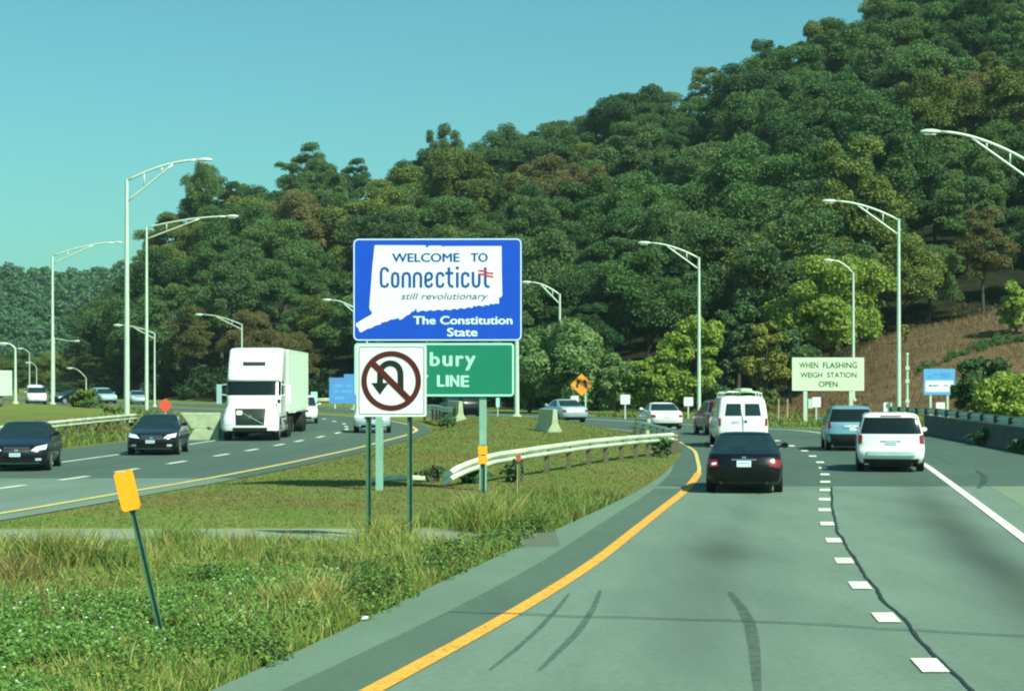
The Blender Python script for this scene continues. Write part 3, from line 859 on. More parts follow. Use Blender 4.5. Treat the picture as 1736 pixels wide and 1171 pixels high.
lamp_px('tall lamp post behind the guardrail above the front-facing black car', 215, 304, 728, 357, 269, gap=1.15, r=.16)
lamp_px('second tall lamp post with long arm, just behind the one at the guardrail', 248.5, 384, 708, 402, 365, gap=.8, r=.14)
lamp_px('lamp post right of the white sedan, before the yellow-green trees', 1185, 436, 710, 1084, 410, gap=.75, r=.14)
lamp_px('tallest lamp post at right, standing above the white minivan', 1523.5, 371, 719, 1396, 339, gap=.9, r=.15)
lamp_px('slimmer lamp post with a single arm behind the weigh station sign', 1446.5, 462, 692, 1398, 440, d=150, single=True, r=.14)
lamp('lamp post at the right edge with only its arm reaching into view', XA(1752, 83), 83, ZA(276, 83), 4.0, 1.4, -1, gap=.75, r=.15)
lamp_px('lamp post right of the welcome sign behind the silver car', 949, 498, 697, 886, 477, d=165, gap=.8, r=.15)
lamp_px('thick white lamp pole at the right edge of the green board', 876, 424, 708, 800, 408, r=.19, gap=.7)
lamp_px('far lamp post whose arm shows left of the welcome sign', 622, 536, 691, 548, 507, gap=.6, r=.13)
lamp_px('far lamp post rising behind the roof of the white truck', 410, 549, 692, 332, 532, d=200, gap=.5, r=.12)
lamp_px('far thin lamp post right of the two tall left lamp posts', 262, 564, 689, 194, 550, d=188, gap=.5, r=.11)
lamp_px('tall far lamp pole standing alone at the left before the distant hill', 89, 433, 686, 206, 410, d=203, gap=.8, r=.20)
lamp_px('short pale lamp post at the far left edge beside the parked truck', 26, 589, 699, -2, 581, r=.14, single=True)
lamp_px('thin far lamp post above the parked white van', 50, 598, 672, 30, 590, d=270, r=.10, single=True)
lamp_px('second thin far lamp post beside the parked white van', 62, 622, 672, 44, 614, d=275, r=.09, single=True)
lamp_px('thin far lamp post with arm to the right behind the tall lone pole', 92, 572, 676, 134, 577, d=250, r=.10, single=True)
lamp_px('lowest far lamp post half hidden by the bush near the parked cars', 146, 640, 676, 114, 623, d=255, r=.10, single=True)

# ------------------------------------------------------------------ smaller signs
def post_sign(name, label, cat, px, d, x0, x1, y0, y1, ybase, panel_m, posts, post_m='galv', post_r=.05, group=None, diamond=False, border=None):
    X0 = XA(px, d)
    zb = tz(X0, d)
    g = thing(name, (X0, d, zb), 0, label, cat, group)
    q = lambda a, b: ((a - px) * d / F, ZA(b, d) - zb)
    a, b = q(x0, y1), q(x1, y0)
    if diamond:
        cx_, cz_ = (a[0] + b[0]) / 2, (a[1] + b[1]) / 2; hw = (b[0] - a[0]) / 2
        pl = MB().plate([(cx_ - hw, cz_), (cx_, cz_ - hw), (cx_ + hw, cz_), (cx_, cz_ + hw)], 0, .02).build('panel', M[panel_m], g)
    else:
        pl = MB().plate(rrect(a[0], b[0], a[1], b[1], .05), 0, .02).build('panel', M[panel_m], g)
        if border: frame(MB(), a[0] + .03, b[0] - .03, a[1] + .03, b[1] - .03, .04, .035, -.006, .001).build('border', M[border], pl)
    for p in posts:
        xx = (p - px) * d / F
        MB().box(xx - post_r, xx + post_r, .023, .023 + 2 * post_r, -.4, (a[1] + b[1]) / 2).build('post', M[post_m], g)
    return g, pl, q
def dz(px, py): return F * H / (py - HY)
g, pl, q = post_sign('warning_sign', 'orange diamond sign with two black arrows beside the silver car', 'road sign', 986, 139, 967, 1005, 633, 671, 707, 'orange_sheet', (993,), diamond=True)
am = MB()
for s_, x0 in ((1, 979), (-1, 993)):
    c = q(x0, 657); tp = q(x0 + s_ * 1.5, 648); w_ = .085
    thick_line(am, [c, q(x0 + s_ * -1.0, 653), q(x0 + s_ * 1.2, 650), tp], w_ * 2, -.005, .0)
    am.plate([(tp[0] - .2, tp[1] - .02), (tp[0] + .2, tp[1] - .02), (tp[0], tp[1] + .26)], -.0055, .0)
am.build('arrow', M['black_sheet'], pl)
g, pl, q = post_sign('weigh_station_sign', 'wide pale board reading when flashing weigh station open', 'road sign', 1404, 114.5, 1343, 1465, 606, 662, 720, 'cream_sheet', (1365.5, 1443), 'galv', .11)
for s_, x0, x1, y0, y1 in (('WHEN', 1355, 1387, 614, 624), ('FLASHING', 1395, 1453, 614, 624), ('WEIGH', 1357, 1394, 631, 640), ('STATION', 1402, 1452, 631, 640), ('OPEN', 1388, 1420, 646, 656)):
    a, b = q(x0, y1), q(x1, y0)
    text_obj(s_, a[0], b[0], a[1], b[1], -.006, M['black_sheet'], pl, bold=.012)
MB().box(*[q(1370, 0)[0], q(1378, 0)[0]], -.02, .1, q(0, 692)[1], q(0, 676)[1]).build('control_box', M['galv'], g)
g, pl, q = post_sign('information_sign', 'blue board with a white lower half before the brown slope', 'road sign', 1592, 112, 1566, 1619, 625, 669, 703, 'sky_blue', (1578, 1607), 'galv', .06)
a, b = q(1569, 664), q(1616, 645)
lo = MB().plate(rrect(a[0], b[0], a[1], b[1], .03), -.005, .001).build('white_field', M['white_sheet'], pl)
mk_ = MB()
for x0, x1, y0, y1 in ((1575, 1579, 652, 655), (1580.5, 1583, 652, 655), (1584, 1587, 652.5, 655), (1588, 1590, 652, 655), (1601, 1603, 652, 655), (1605, 1607, 652, 655)):
    a, b = q(x0, y1), q(x1, y0); mk_.plate([(a[0], a[1]), (b[0], a[1]), (b[0], b[1]), (a[0], b[1])], -.009, -.006)
mk_.build('small_marks', M['letter_blue'], pl)
mk_ = MB()
for x0, x1, y0, y1 in ((1573, 1580, 637, 640), (1583, 1591, 633, 636), (1594, 1611, 632, 640)):
    a, b = q(x0, y1), q(x1, y0); mk_.plate([(a[0], a[1]), (b[0], a[1]), (b[0], b[1]), (a[0], b[1])], -.004, .001)
mk_.build('pale_lettering', M['faded_blue'], pl)
g, pl, q = post_sign('information_sign', 'faded light blue board left of the welcome sign before dark trees', 'road sign', 582, 176, 558, 608, 640, 684, 692, 'faded_blue', (568, 600), 'galv', .06)
a, b = q(583, 646), q(606, 634)
MB().plate([(a[0], a[1]), (b[0], a[1]), (b[0], b[1]), (a[0], b[1])], .002, .018).build('top_plaque', M['faded_blue'], pl)
mk_ = MB()
for x0, x1, y0, y1 in ((566, 582, 652, 656), (586, 598, 652, 656), (566, 574, 661, 666), (578, 598, 661, 666), (568, 584, 672, 677)):
    a, b = q(x0, y1), q(x1, y0); mk_.plate([(a[0], a[1]), (b[0], a[1]), (b[0], b[1]), (a[0], b[1])], -.004, .001)
mk_.build('faded_lettering', M['sky_blue'], pl)
for lab, px, x0, x1, y0, y1, yb, d in (
    ('small white square sign alone between the silver car and the white sedan', 1060, 1052, 1068, 669, 685, 711, 131),
    ('small white square sign beside the lamp post right of the white sedan', 1167, 1159.5, 1175, 673, 688, 711, 129),
    ('small white square sign half behind the silver car under the orange diamond', 974, 968, 981, 671, 685, 708, 134),
    ('small white square sign on a thin post under the weigh station board', 1384, 1377, 1391.5, 673, 690, 714, 121),
    ('small white square sign left of the tallest lamp post at right', 1505, 1498, 1512, 682, 698, 712, 119),
    ('small white square sign below the blue and white board', 1594, 1587, 1602, 682, 697, 704, 117)):
    g, pl, q = post_sign('small_sign', lab, 'road sign', px, d, x0, x1, y0, y1, yb, 'white_sheet', (px,), 'galv', .045, 'small white signs along the outer road edge')
    mk_ = MB()
    a, b = q(x0, y1), q(x1, y0); W_, H_ = b[0] - a[0], b[1] - a[1]
    for f0, f1, g0, g1 in ((.22, .45, .58, .66), (.52, .78, .58, .66), (.3, .7, .36, .44)):
        mk_.plate([(a[0] + W_ * f0, a[1] + H_ * g0), (a[0] + W_ * f1, a[1] + H_ * g0), (a[0] + W_ * f1, a[1] + H_ * g1), (a[0] + W_ * f0, a[1] + H_ * g1)], -.004, .001)
    mk_.build('faint_marks', M['cream_sheet'], pl)
post_sign('small_sign', 'small pale sign in the dark gap right of the white truck', 'road sign', 532, 170, 527, 538, 664, 682, 690, 'pale_aqua', (532,), 'galv', .045)
post_sign('small_sign', 'thin pale marker sign under the green board before dark trees', 'road sign', 844, 141, 841, 847, 674, 690, 707, 'pale_aqua', (844,), 'galv', .035)
post_sign('warning_sign', 'small red work sign showing above the roof of the front-facing black car', 'road sign', 280, 106, 268, 292, 675, 699, 722, 'red_sheet', (280,), 'galv', .04, diamond=True)
for px, d, lab in ((1319, 123, 'left thin wooden stake in the tan verge right of the white van'), (1334, 123, 'right thin wooden stake in the tan verge right of the white van'), (1538, 118, 'tall thin grey pole beside the tallest lamp post')):
    X0 = XA(px, d); zb = tz(X0, d)
    if px > 1400:
        o = MB().tube([(0, 0, -.3), (0, 0, 2), (0, 0, 4.1)], [.085, .08, .06], 8)
        for zz in (1.2, 2.4, 3.2): o.box(-.12, .12, -.1, -.05, zz, zz + .22)
        o.tube([(0, 0, 4.1), (0, 0, 4.25)], [.1, .07], 8)
        ob = o.build('utility_pole', M['galv'])
        tag(ob, lab, 'pole')
    else:
        o = MB().tube([(0, 0, -.3), (0.02, 0, .6), (.04, 0, 1.45)], [.07, .065, .055], 6)
        o.tube([(.04, 0, 1.45), (.04, 0, 1.5)], [.055, .02], 6)
        ob = o.build('wooden_stake', M['pale_wood'])
        tag(ob, lab, 'stake')
    ob.location = (X0, d, zb)

# ------------------------------------------------------------------ vehicles
P_ = 3.0
def _ang(n): return [90.0 * i / n for i in range(n + 1)]
class Shell:
    """stack of rounded horizontal slices: (z, y_front, y_rear, half_width, front_depth, rear_depth)"""
    def __init__(s, keys, nz=None, sides=(0, .25, .5, .75, 1), na=8):
        s.keys = np.array(keys, float); s.sides = sides; s.na = na
    def at(s, z):
        k = s.keys
        return [np.interp(z, k[:, 0], k[:, i]) for i in range(1, 6)]
    def ring(s, z):
        yf, yr, w, ef, er = s.at(z)
        pts = []
        for a in _ang(s.na):
            t = math.sin(R(a)) ** (2 / P_); c = max(math.cos(R(a)), 0) ** (2 / P_)
            pts.append((w * t, yr + er * (1 - c), z))
        for f in s.sides[1:-1]:
            y0, y1 = yr + er, yf - ef
            pts.append((w * (1 + .012 * math.sin(math.pi * f)), y0 + (y1 - y0) * f, z))
        for a in _ang(s.na)[::-1]:
            t = math.sin(R(a)) ** (2 / P_); c = max(math.cos(R(a)), 0) ** (2 / P_)
            pts.append((w * t, yf - ef * (1 - c), z))
        return pts
    def y_at(s, x, z, front):
        yf, yr, w, ef, er = s.at(z)
        t = min(abs(x) / w, 1.0)
        c = (1 - t ** P_) ** (1 / P_)
        return yf - ef * (1 - c) if front else yr + er * (1 - c)
    def mesh(s, zs, classify):
        """returns dict part -> MB"""
        rings = [s.ring(z) for z in zs]
        m = len(rings[0]); out = {}
        for i in range(len(zs) - 1):
            for j in range(m - 1):
                part = classify(.5 * (zs[i] + zs[i + 1]), j, m)
                mb = None if isinstance(part, tuple) else out.setdefault(part, MB())
                for sg in (1, -1):
                    if isinstance(part, tuple): mb = out.setdefault(part + (sg,), MB())
                    q = [rings[i][j], rings[i][j + 1], rings[i + 1][j + 1], rings[i + 1][j]]
                    q = [(sg * a, b, c) for a, b, c in q]
                    mb.add(q, [(0, 1, 2, 3)])
        for idx, part in ((0, 'body'), (-1, 'body')):
            mb = out.setdefault(part, MB())
            r = rings[idx]
            for j in range(m - 1):
                mb.add([r[j], r[j + 1], (-r[j + 1][0], r[j + 1][1], r[j + 1][2]), (-r[j][0], r[j][1], r[j][2])], [(0, 1, 2, 3)])
        return out
    def patch(s, x0, x1, z0, z1, front, off=.012, n=6, quad=None, nz=4):
        """panel lying on the front or rear surface; quad = 4 (x,z) corners, anticlockwise from lower left"""
        c = quad or [(x0, z0), (x1, z0), (x1, z1), (x0, z1)]
        sg = 1 if front else -1
        mb = MB(); top, bot = [], []
        for i in range(nz + 1):
            v = i / nz
            for j in range(n + 1):
                u_ = j / n
                x = (c[0][0] * (1 - u_) + c[1][0] * u_) * (1 - v) + (c[3][0] * (1 - u_) + c[2][0] * u_) * v
                z = (c[0][1] * (1 - u_) + c[1][1] * u_) * (1 - v) + (c[3][1] * (1 - u_) + c[2][1] * u_) * v
                y = s.y_at(x, z, front)
                top.append((x, y + sg * off, z)); bot.append((x, y - sg * .02, z))
        N = (n + 1) * (nz + 1); W = n + 1
        fs = [(i * W + j, i * W + j + 1, (i + 1) * W + j + 1, (i + 1) * W + j) for i in range(nz) for j in range(n)]
        edge = [j for j in range(n)] + [i * W + n for i in range(nz)] + [nz * W + n - j for j in range(n)] + [(nz - i) * W for i in range(nz)]
        fs += [(edge[i], edge[(i + 1) % len(edge)], edge[(i + 1) % len(edge)] + N, edge[i] + N) for i in range(len(edge))]
        mb.add(top + bot, fs)
        return mb
def wheel(par, x, y, r, wdt, sg, rim='alloy', group=None):
    wl = MB()
    n = 24
    prof = [(-.5, .70), (-.5, .93), (-.42, 1.0), (.42, 1.0), (.5, .93), (.5, .70)]
    vs = [(x + wdt * a, y + r * b * math.cos(2 * math.pi * k / n), r + r * b * math.sin(2 * math.pi * k / n)) for a, b in prof for k in range(n)]
    fs = [(i * n + k, i * n + (k + 1) % n, (i + 1) * n + (k + 1) % n, (i + 1) * n + k) for i in range(len(prof) - 1) for k in range(n)]
    wl.add(vs, fs)
    wh = wl.build('wheel', M['tyre'], par, smooth=True, angle=40)
    rm = MB()
    xo = x + sg * wdt * .36
    vs = [(xo, y, r)]
    for k in range(n): vs.append((xo + sg * .02, y + r * .72 * math.cos(2 * math.pi * k / n), r + r * .72 * math.sin(2 * math.pi * k / n)))
    rm.add(vs, [(0, 1 + k, 1 + (k + 1) % n) for k in range(n)])
    ro = rm.build('rim', M['trim'], wh)
    sp = MB()
    for k in range(7):
        a = 2 * math.pi * k / 7
        ca, sa = math.cos(a), math.sin(a)
        q = []
        for rr, hw in ((.10, .16), (.74, .10)):
            for h_ in (-1, 1):
                q.append((y + r * (rr * ca - hw * h_ * sa), r + r * (rr * sa + hw * h_ * ca)))
        xx = xo + sg * .032
        sp.add([(xx, a_, b_) for a_, b_ in (q[0], q[1], q[3], q[2])], [(0, 1, 2, 3)])
    for k in range(n):
        a0, a1 = 2 * math.pi * k / n, 2 * math.pi * (k + 1) / n
        xx = xo + sg * .034
        sp.add([(xx, y + r * f * math.cos(a), r + r * f * math.sin(a)) for f, a in ((.66, a0), (.76, a0), (.76, a1), (.66, a1))], [(0, 1, 2, 3)])
    sp.build('spokes', M[rim], wh)
    return wh

SEDAN = dict(keys=[(.20,2.10,-2.12,.80,.55,.40),(.27,2.26,-2.26,.86,.55,.38),(.42,2.33,-2.32,.895,.55,.36),(.56,2.33,-2.36,.905,.55,.36),(.68,2.27,-2.36,.908,.58,.36),(.76,2.12,-2.33,.90,.62,.36),(.84,1.80,-2.29,.885,.65,.36),(.91,1.35,-2.24,.865,.60,.36),(.96,1.05,-2.14,.85,.45,.34),(.995,.90,-1.92,.835,.35,.32),(1.02,.84,-1.72,.82,.30,.30),(1.18,.50,-1.38,.745,.26,.26),(1.33,.17,-1.04,.665,.22,.22),(1.375,.05,-.93,.635,.20,.20),(1.41,-.05,-.84,.60,.20,.20),(1.435,-.18,-.72,.50,.20,.20),(1.448,-.32,-.58,.30,.12,.12)],
    zs=[.20,.27,.35,.42,.49,.56,.62,.68,.72,.76,.80,.84,.88,.91,.935,.96,.98,.995,1.02,1.10,1.18,1.26,1.33,1.375,1.41,1.435,1.448], belt=.995, belt_end=1.02, roof=1.375,
    sides=(0,.12,.16,.46,.50,.86,.90,1), glass_sides=((.16,.46),(.50,.86)), axle=(1.42,-1.36), r=.325, track=.80, L=4.7)
MINIVAN = dict(keys=[(.26,2.35,-2.42,.88,.6,.30),(.34,2.46,-2.52,.94,.6,.28),(.50,2.52,-2.58,.975,.6,.28),(.62,2.50,-2.58,.985,.6,.28),(.74,2.42,-2.52,.985,.65,.26),(.90,2.15,-2.50,.98,.7,.24),(1.02,1.75,-2.48,.965,.7,.22),(1.10,1.45,-2.46,.95,.5,.20),(1.13,1.35,-2.45,.94,.45,.20),(1.30,1.02,-2.40,.90,.4,.18),(1.50,.62,-2.32,.845,.36,.16),(1.62,.38,-2.26,.81,.3,.16),(1.68,.2,-2.24,.78,.3,.16),(1.73,-.1,-2.18,.70,.25,.16),(1.755,-.4,-2.0,.5,.2,.15)],
    zs=[.26,.34,.42,.50,.56,.62,.68,.74,.82,.90,.96,1.02,1.06,1.10,1.13,1.22,1.30,1.40,1.50,1.56,1.62,1.68,1.73,1.755], belt=1.10, belt_end=1.13, roof=1.62,
    sides=(0,.06,.30,.34,.60,.64,.90,.95,1), glass_sides=((.06,.30),(.34,.60),(.64,.90)), axle=(1.55,-1.52), r=.335, track=.86, L=5.1)
SUV = dict(keys=[(.30,2.15,-2.12,.84,.5,.32),(.38,2.25,-2.22,.90,.5,.30),(.52,2.30,-2.28,.925,.5,.30),(.66,2.30,-2.30,.93,.5,.30),(.80,2.25,-2.27,.93,.55,.30),(.94,2.05,-2.24,.92,.6,.30),(1.02,1.7,-2.21,.91,.6,.28),(1.08,1.2,-2.18,.895,.5,.26),(1.11,1.02,-2.16,.88,.4,.24),(1.30,.72,-2.05,.83,.34,.22),(1.48,.42,-1.92,.775,.3,.2),(1.60,.2,-1.82,.74,.26,.18),(1.66,.05,-1.76,.70,.26,.18),(1.70,-.2,-1.62,.6,.22,.18),(1.72,-.45,-1.3,.4,.2,.15)],
    zs=[.30,.38,.45,.52,.59,.66,.73,.80,.87,.94,.98,1.02,1.05,1.08,1.11,1.20,1.30,1.40,1.48,1.54,1.60,1.66,1.70,1.72], belt=1.08, belt_end=1.11, roof=1.60,
    sides=(0,.06,.28,.33,.60,.64,.90,.95,1), glass_sides=((.06,.28),(.33,.60),(.64,.90)), axle=(1.38,-1.32), r=.36, track=.82, L=4.6)
CARGO = dict(keys=[(.32,2.5,-2.75,.92,.5,.22),(.42,2.65,-2.85,.97,.5,.20),(.60,2.70,-2.88,1.0,.5,.18),(.85,2.68,-2.86,1.005,.5,.18),(1.00,2.55,-2.85,1.005,.55,.18),(1.12,2.1,-2.84,1.0,.5,.18),(1.2,1.8,-2.83,.99,.4,.18),(1.24,1.75,-2.82,.985,.38,.18),(1.5,1.45,-2.78,.955,.35,.18),(1.8,1.1,-2.73,.905,.3,.18),(1.92,.92,-2.69,.87,.28,.2),(2.0,.7,-2.62,.80,.25,.2),(2.05,.4,-2.45,.65,.2,.2),(2.07,0,-2.1,.4,.2,.2)],
    zs=[.32,.42,.50,.60,.72,.85,.93,1.00,1.06,1.12,1.20,1.24,1.36,1.5,1.65,1.8,1.92,2.0,2.05,2.07], belt=1.20, belt_end=1.24, roof=1.8,
    sides=(0,.3,.62,.66,.92,.96,1), glass_sides=((.66,.92),), axle=(1.75,-1.75), r=.37, track=.88, L=5.7)

def vehicle(name, label, cat, spec, paint, loc, heading, rear='glass', glass='glass', group=None, noglass_rear=False):
    x, y = loc
    hx, hy = heading
    g = thing(name, (x, y, .02 + max(0, tz(x, y) if abs(x) > 25 else 0)), math.atan2(-hx, hy), label, cat, group)
    sh = Shell(spec['keys'], sides=spec['sides'])
    na, sd = sh.na, spec['sides']
    def cl(z, j, m):
        if not (spec['belt'] < z < spec['roof']): return 'body'
        if j < na - 1:
            if z < spec['belt_end'] or noglass_rear: return 'body'
            return 'rear_window' if j < na - 2 else 'body'
        if j >= m - 1 - (na - 1):
            return 'windscreen' if j >= m - 1 - (na - 2) else 'body'
        i = j - na
        if 0 <= i < len(sd) - 1:
            f = .5 * (sd[i] + sd[i + 1])
            for n_, (a, b) in enumerate(spec['glass_sides']):
                if a <= f <= b: return ('side_window', n_)
        return 'body'
    for part, mb in sh.mesh(spec['zs'], cl).items():
        if isinstance(part, tuple): part = part[0]
        mm = M[paint] if part == 'body' else M[rear] if part == 'rear_window' else M[glass]
        mb.build(part, mm, g, smooth=True, angle=42)
    tr, r = spec['track'], spec['r']
    for ay in spec['axle']:
        wy = sh.at(r)[2]
        for sg in (1, -1):
            ap = []
            n = 20
            for k in range(n + 1):
                a = math.pi * k / n - .0
                ap.append((ay + (r + .055) * math.cos(a), max(r + (r + .055) * math.sin(a), 0)))
            ar_ = MB()
            xo = wy + .034; xi = wy - .2
            vs = [(sg * xo, p[0], p[1]) for p in ap] + [(sg * xi, p[0], p[1]) for p in ap]
            N = n + 1
            ar_.add(vs, [tuple(range(N))] + [(i, i + 1, i + 1 + N, i + N) for i in range(n)])
            ar_.build('wheel_arch', M['trim'], g)
            wheel(g, sg * (wy + .055 - .11), ay, r, .22, sg)
    yf, yr = sh.at(.4)[0], sh.at(.4)[1]
    MB().box(-.62, .62, yr + .5, yf - .6, .16, .34).build('underbody', M['trim'], g)
    for sg in (1, -1):
        ym = spec.get('mirror', sh.at(spec['belt_end'])[0] - .52)
        wm = sh.at(spec['belt_end'])[2]
        z0 = spec['belt'] + .02
        mm_ = MB()
        for q in range(1):
            n = 10
            for st_, (dy, s0) in enumerate(((-.06, .85), (.0, 1.0), (.10, .8), (.16, .35))):
                pass
        vs, fs = [], []
        st = [(-.05, .9), (.02, 1.0), (.11, .8), (.17, .3)]
        for dy, s0 in st:
            for q in range(n):
                a = 2 * math.pi * q / n
                vs.append((sg * (wm + .16) + .105 * s0 * math.cos(a), ym + dy, z0 + .075 + .075 * s0 * math.sin(a)))
        for i in range(3):
            for q in range(n): fs.append((i * n + q, i * n + (q + 1) % n, (i + 1) * n + (q + 1) % n, (i + 1) * n + q))
        fs += [tuple(range(n)), tuple(range(3 * n, 4 * n))]
        mm_.add(vs, fs)
        mm_.tube([(sg * (wm - .03), ym + .06, z0 + .02), (sg * (wm + .12), ym + .03, z0 + .06)], .025, 6)
        mm_.build('mirror', M[spec.get('mirror_mat', paint)], g, smooth=True, angle=50)
    return g, sh
def along(fn, y, back=False):
    s = (fn(y + 1) - fn(y - 1)) / 2
    v = np.array([float(s), 1.0]); v /= np.linalg.norm(v)
    return tuple(-v) if back else tuple(v)
def plate_part(g, sh, z0, z1, front, hw=.155, x=0, off=.02):
    p = sh.patch(x - hw, x + hw, z0, z1, front, off, 3).build('number_plate', M['plate'], g)
    mk = MB()
    zc_, hh = (z0 + z1) / 2, (z1 - z0) * .22
    for k in range(6):
        xx = x - hw * .72 + hw * 1.44 * k / 5
        yy = sh.y_at(xx, zc_, front) + (1 if front else -1) * (off + .003)
        mk.add([(xx - hw * .09, yy, zc_ - hh), (xx + hw * .09, yy, zc_ - hh), (xx + hw * .09, yy, zc_ + hh), (xx - hw * .09, yy, zc_ + hh)], [(0, 1, 2, 3)])
    mk.build('plate_marks', M['faded_blue'], p)
# black sedan ahead
g, sh = vehicle('black_sedan', 'black sedan seen from behind, driving ahead in the left lane behind the white van', 'car', dict(SEDAN), 'black_paint', (5.90, 49.0), (.135, .99), rear='glass_seen', glass='glass_seen')
for sg in (1, -1):
    q = [(sg * .60, .67), (sg * .875, .62), (sg * .885, .83), (sg * .64, .82)]
    if sg < 0: q = [q[1], q[0], q[3], q[2]]
    tl = sh.patch(0, 0, 0, 0, False, .014, quad=q).build('tail_light', M['tail_red'], g)
    q2 = [(sg * .66, .71), (sg * .78, .69), (sg * .78, .75), (sg * .66, .76)]
    if sg < 0: q2 = [q2[1], q2[0], q2[3], q2[2]]
    sh.patch(0, 0, 0, 0, False, .02, quad=q2).build('lamp_insert', M['headlight'] if sg < 0 else M['tail_red'], tl)
plate_part(g, sh, .655, .80, False, .17)
sh.patch(-.30, .30, .815, .838, False, .016).build('chrome_strip', M['chrome'], g)
sh.patch(-.05, .05, .86, .90, False, .016).build('badge', M['chrome'], g)
sh.patch(-.84, .84, .20, .30, False, .02, 10).build('lower_valance', M['trim'], g)
sh.patch(-.80, .80, .545, .56, False, .008, 10).build('bumper_seam', M['trim'], g)
for sg in (1, -1):
    MB().tube([(sg * .55, -2.36, .27), (sg * .55, -2.20, .27)], .04, 10).build('exhaust_pipe', M['trim'], g)
    hrx = sg * .42
    MB().add([(hrx - .13, -.62, 1.02), (hrx + .13, -.62, 1.02), (hrx + .11, -.60, 1.2), (hrx - .11, -.60, 1.2), (hrx - .13, -.54, 1.02), (hrx + .13, -.54, 1.02), (hrx + .11, -.53, 1.2), (hrx - .11, -.53, 1.2)],
             [(0,1,2,3),(7,6,5,4),(0,4,5,1),(1,5,6,2),(2,6,7,3),(3,7,4,0)]).build('headrest', M['trim'], g)
MB().tube([(0, -2.02, 1.0), (0, -2.05, 1.06)], .02, 6).build('aerial', M['trim'], g)

# white minivan
g, sh = vehicle('white_minivan', 'white minivan seen from behind with a dark rear window, beside the white edge line', 'minivan', dict(MINIVAN), 'white_car', (11.62, 59.8), (.165, .986))
for sg in (1, -1):
    q = [(sg * .84, .86), (sg * .965, .84), (sg * .95, 1.12), (sg * .83, 1.10)]
    if sg < 0: q = [q[1], q[0], q[3], q[2]]
    sh.patch(0, 0, 0, 0, False, .016, quad=q).build('tail_light', M['tail_red'], g)
sh.patch(-.30, .30, .93, .955, False, .03, 6).build('hatch_handle', M['plate'], g)
plate_part(g, sh, .82, .915, False, .16)
sh.patch(-.70, .70, .50, .63, False, .03, 10).build('bumper_step', mat('pale_grey_bumper', (.40, .58, .56), .5), g)
sh.patch(-.93, .93, .26, .40, False, .012, 12).build('lower_valance', M['trim'], g)
sh.patch(-.78, .78, 1.06, 1.075, False, .006, 10).build('hatch_seam', M['plate'], g)
for sg in (1, -1):
    MB().tube([(sg * .68, -.2, 1.74), (sg * .68, -.15, 1.80), (sg * .66, -1.9, 1.80), (sg * .66, -1.95, 1.73)], .02, 6).build('roof_rail', M['trim'], g)
MB().tube([(.1, -2.30, 1.50), (.42, -2.37, 1.40)], .012, 6).build('wiper', M['trim'], g)
sh.patch(-.3, .3, 1.655, 1.68, False, .02).build('brake_light', M['tail_red'], g)

# blue SUV
g, sh = vehicle('blue_sport_utility', 'pale blue sport utility seen from behind, partly hidden by the white minivan', 'car', dict(SUV), 'blue_car', (13.15, 76.0), (.10, .995))
for sg in (1, -1):
    q = [(sg * .76, .90), (sg * .90, .88), (sg * .88, 1.12), (sg * .78, 1.10)]
    if sg < 0: q = [q[1], q[0], q[3], q[2]]
    sh.patch(0, 0, 0, 0, False, .016, quad=q).build('tail_light', M['tail_red'], g)
sh.patch(-.30, .30, .90, 1.0, False, .03).build('number_plate_recess', M['silver_car'], g)
plate_part(g, sh, .91, .99, False, .15, off=.036)
sh.patch(-.91, .91, .30, .66, False, .02, 12).build('bumper', M['trim'], g)
for sg in (1, -1):
    MB().tube([(sg * .64, 0, 1.69), (sg * .64, .1, 1.76), (sg * .62, -1.4, 1.76), (sg * .62, -1.5, 1.68)], .02, 6).build('roof_rail', M['trim'], g)

# white cargo van with ladder rack
g, sh = vehicle('white_cargo_van', 'white cargo van seen from behind with two rear windows and a roof rack', 'van', dict(CARGO), 'white_car', (9.32, 80.3), (.03, 1.0), noglass_rear=True)
for sg in (1, -1):
    x0, x1 = sorted((sg * .08, sg * .72))
    wv = sh.patch(x0, x1, 1.28, 1.76, False, .014, quad=[(x0, 1.28), (x1, 1.28), (x1 - (.07 if sg > 0 else 0), 1.76), (x0 + (.07 if sg < 0 else 0), 1.76)])
    wv.build('rear_window', M['glass_seen'], g)
    x0, x1 = sorted((sg * .88, sg * .975))
    sh.patch(x0, x1, .88, 1.18, False, .016).build('tail_light', M['tail_red'], g)
    x0, x1 = sorted((sg * .012, sg * .03))
MB().box(-.006, .006, -2.895, -2.86, .62, 1.9).build('door_seam', M['trim'], g)
sh.patch(.06, .16, 1.02, 1.10, False, .03).build('door_handle', M['trim'], g)
plate_part(g, sh, .98, 1.09, False, .16, -.3)
sh.patch(-.96, .96, .38, .56, False, .06, 10).build('bumper', M['trim'], g)
rk = MB()
for yy in (-2.3, -1.1, .1):
    rk.tube([(-.80, yy, 1.98), (-.78, yy, 2.16), (-.55, yy, 2.22), (.55, yy, 2.22), (.78, yy, 2.16), (.80, yy, 1.98)], .03, 6)
for sg in (1, -1): rk.tube([(sg * .6, -2.5, 2.235), (sg * .6, .4, 2.235)], .025, 6)
rk.build('roof_rack', M['galv'], g)
ld = tag(MB().box(-.05, .40, -2.45, .3, 2.262, 2.33).box(-.02, .37, -2.44, .2, 2.334, 2.36).build('ladder_case', M['cream_sheet']), 'pale long case lying on the roof rack of the white van', 'case')
ld.location = g.location; ld.rotation_euler = g.rotation_euler

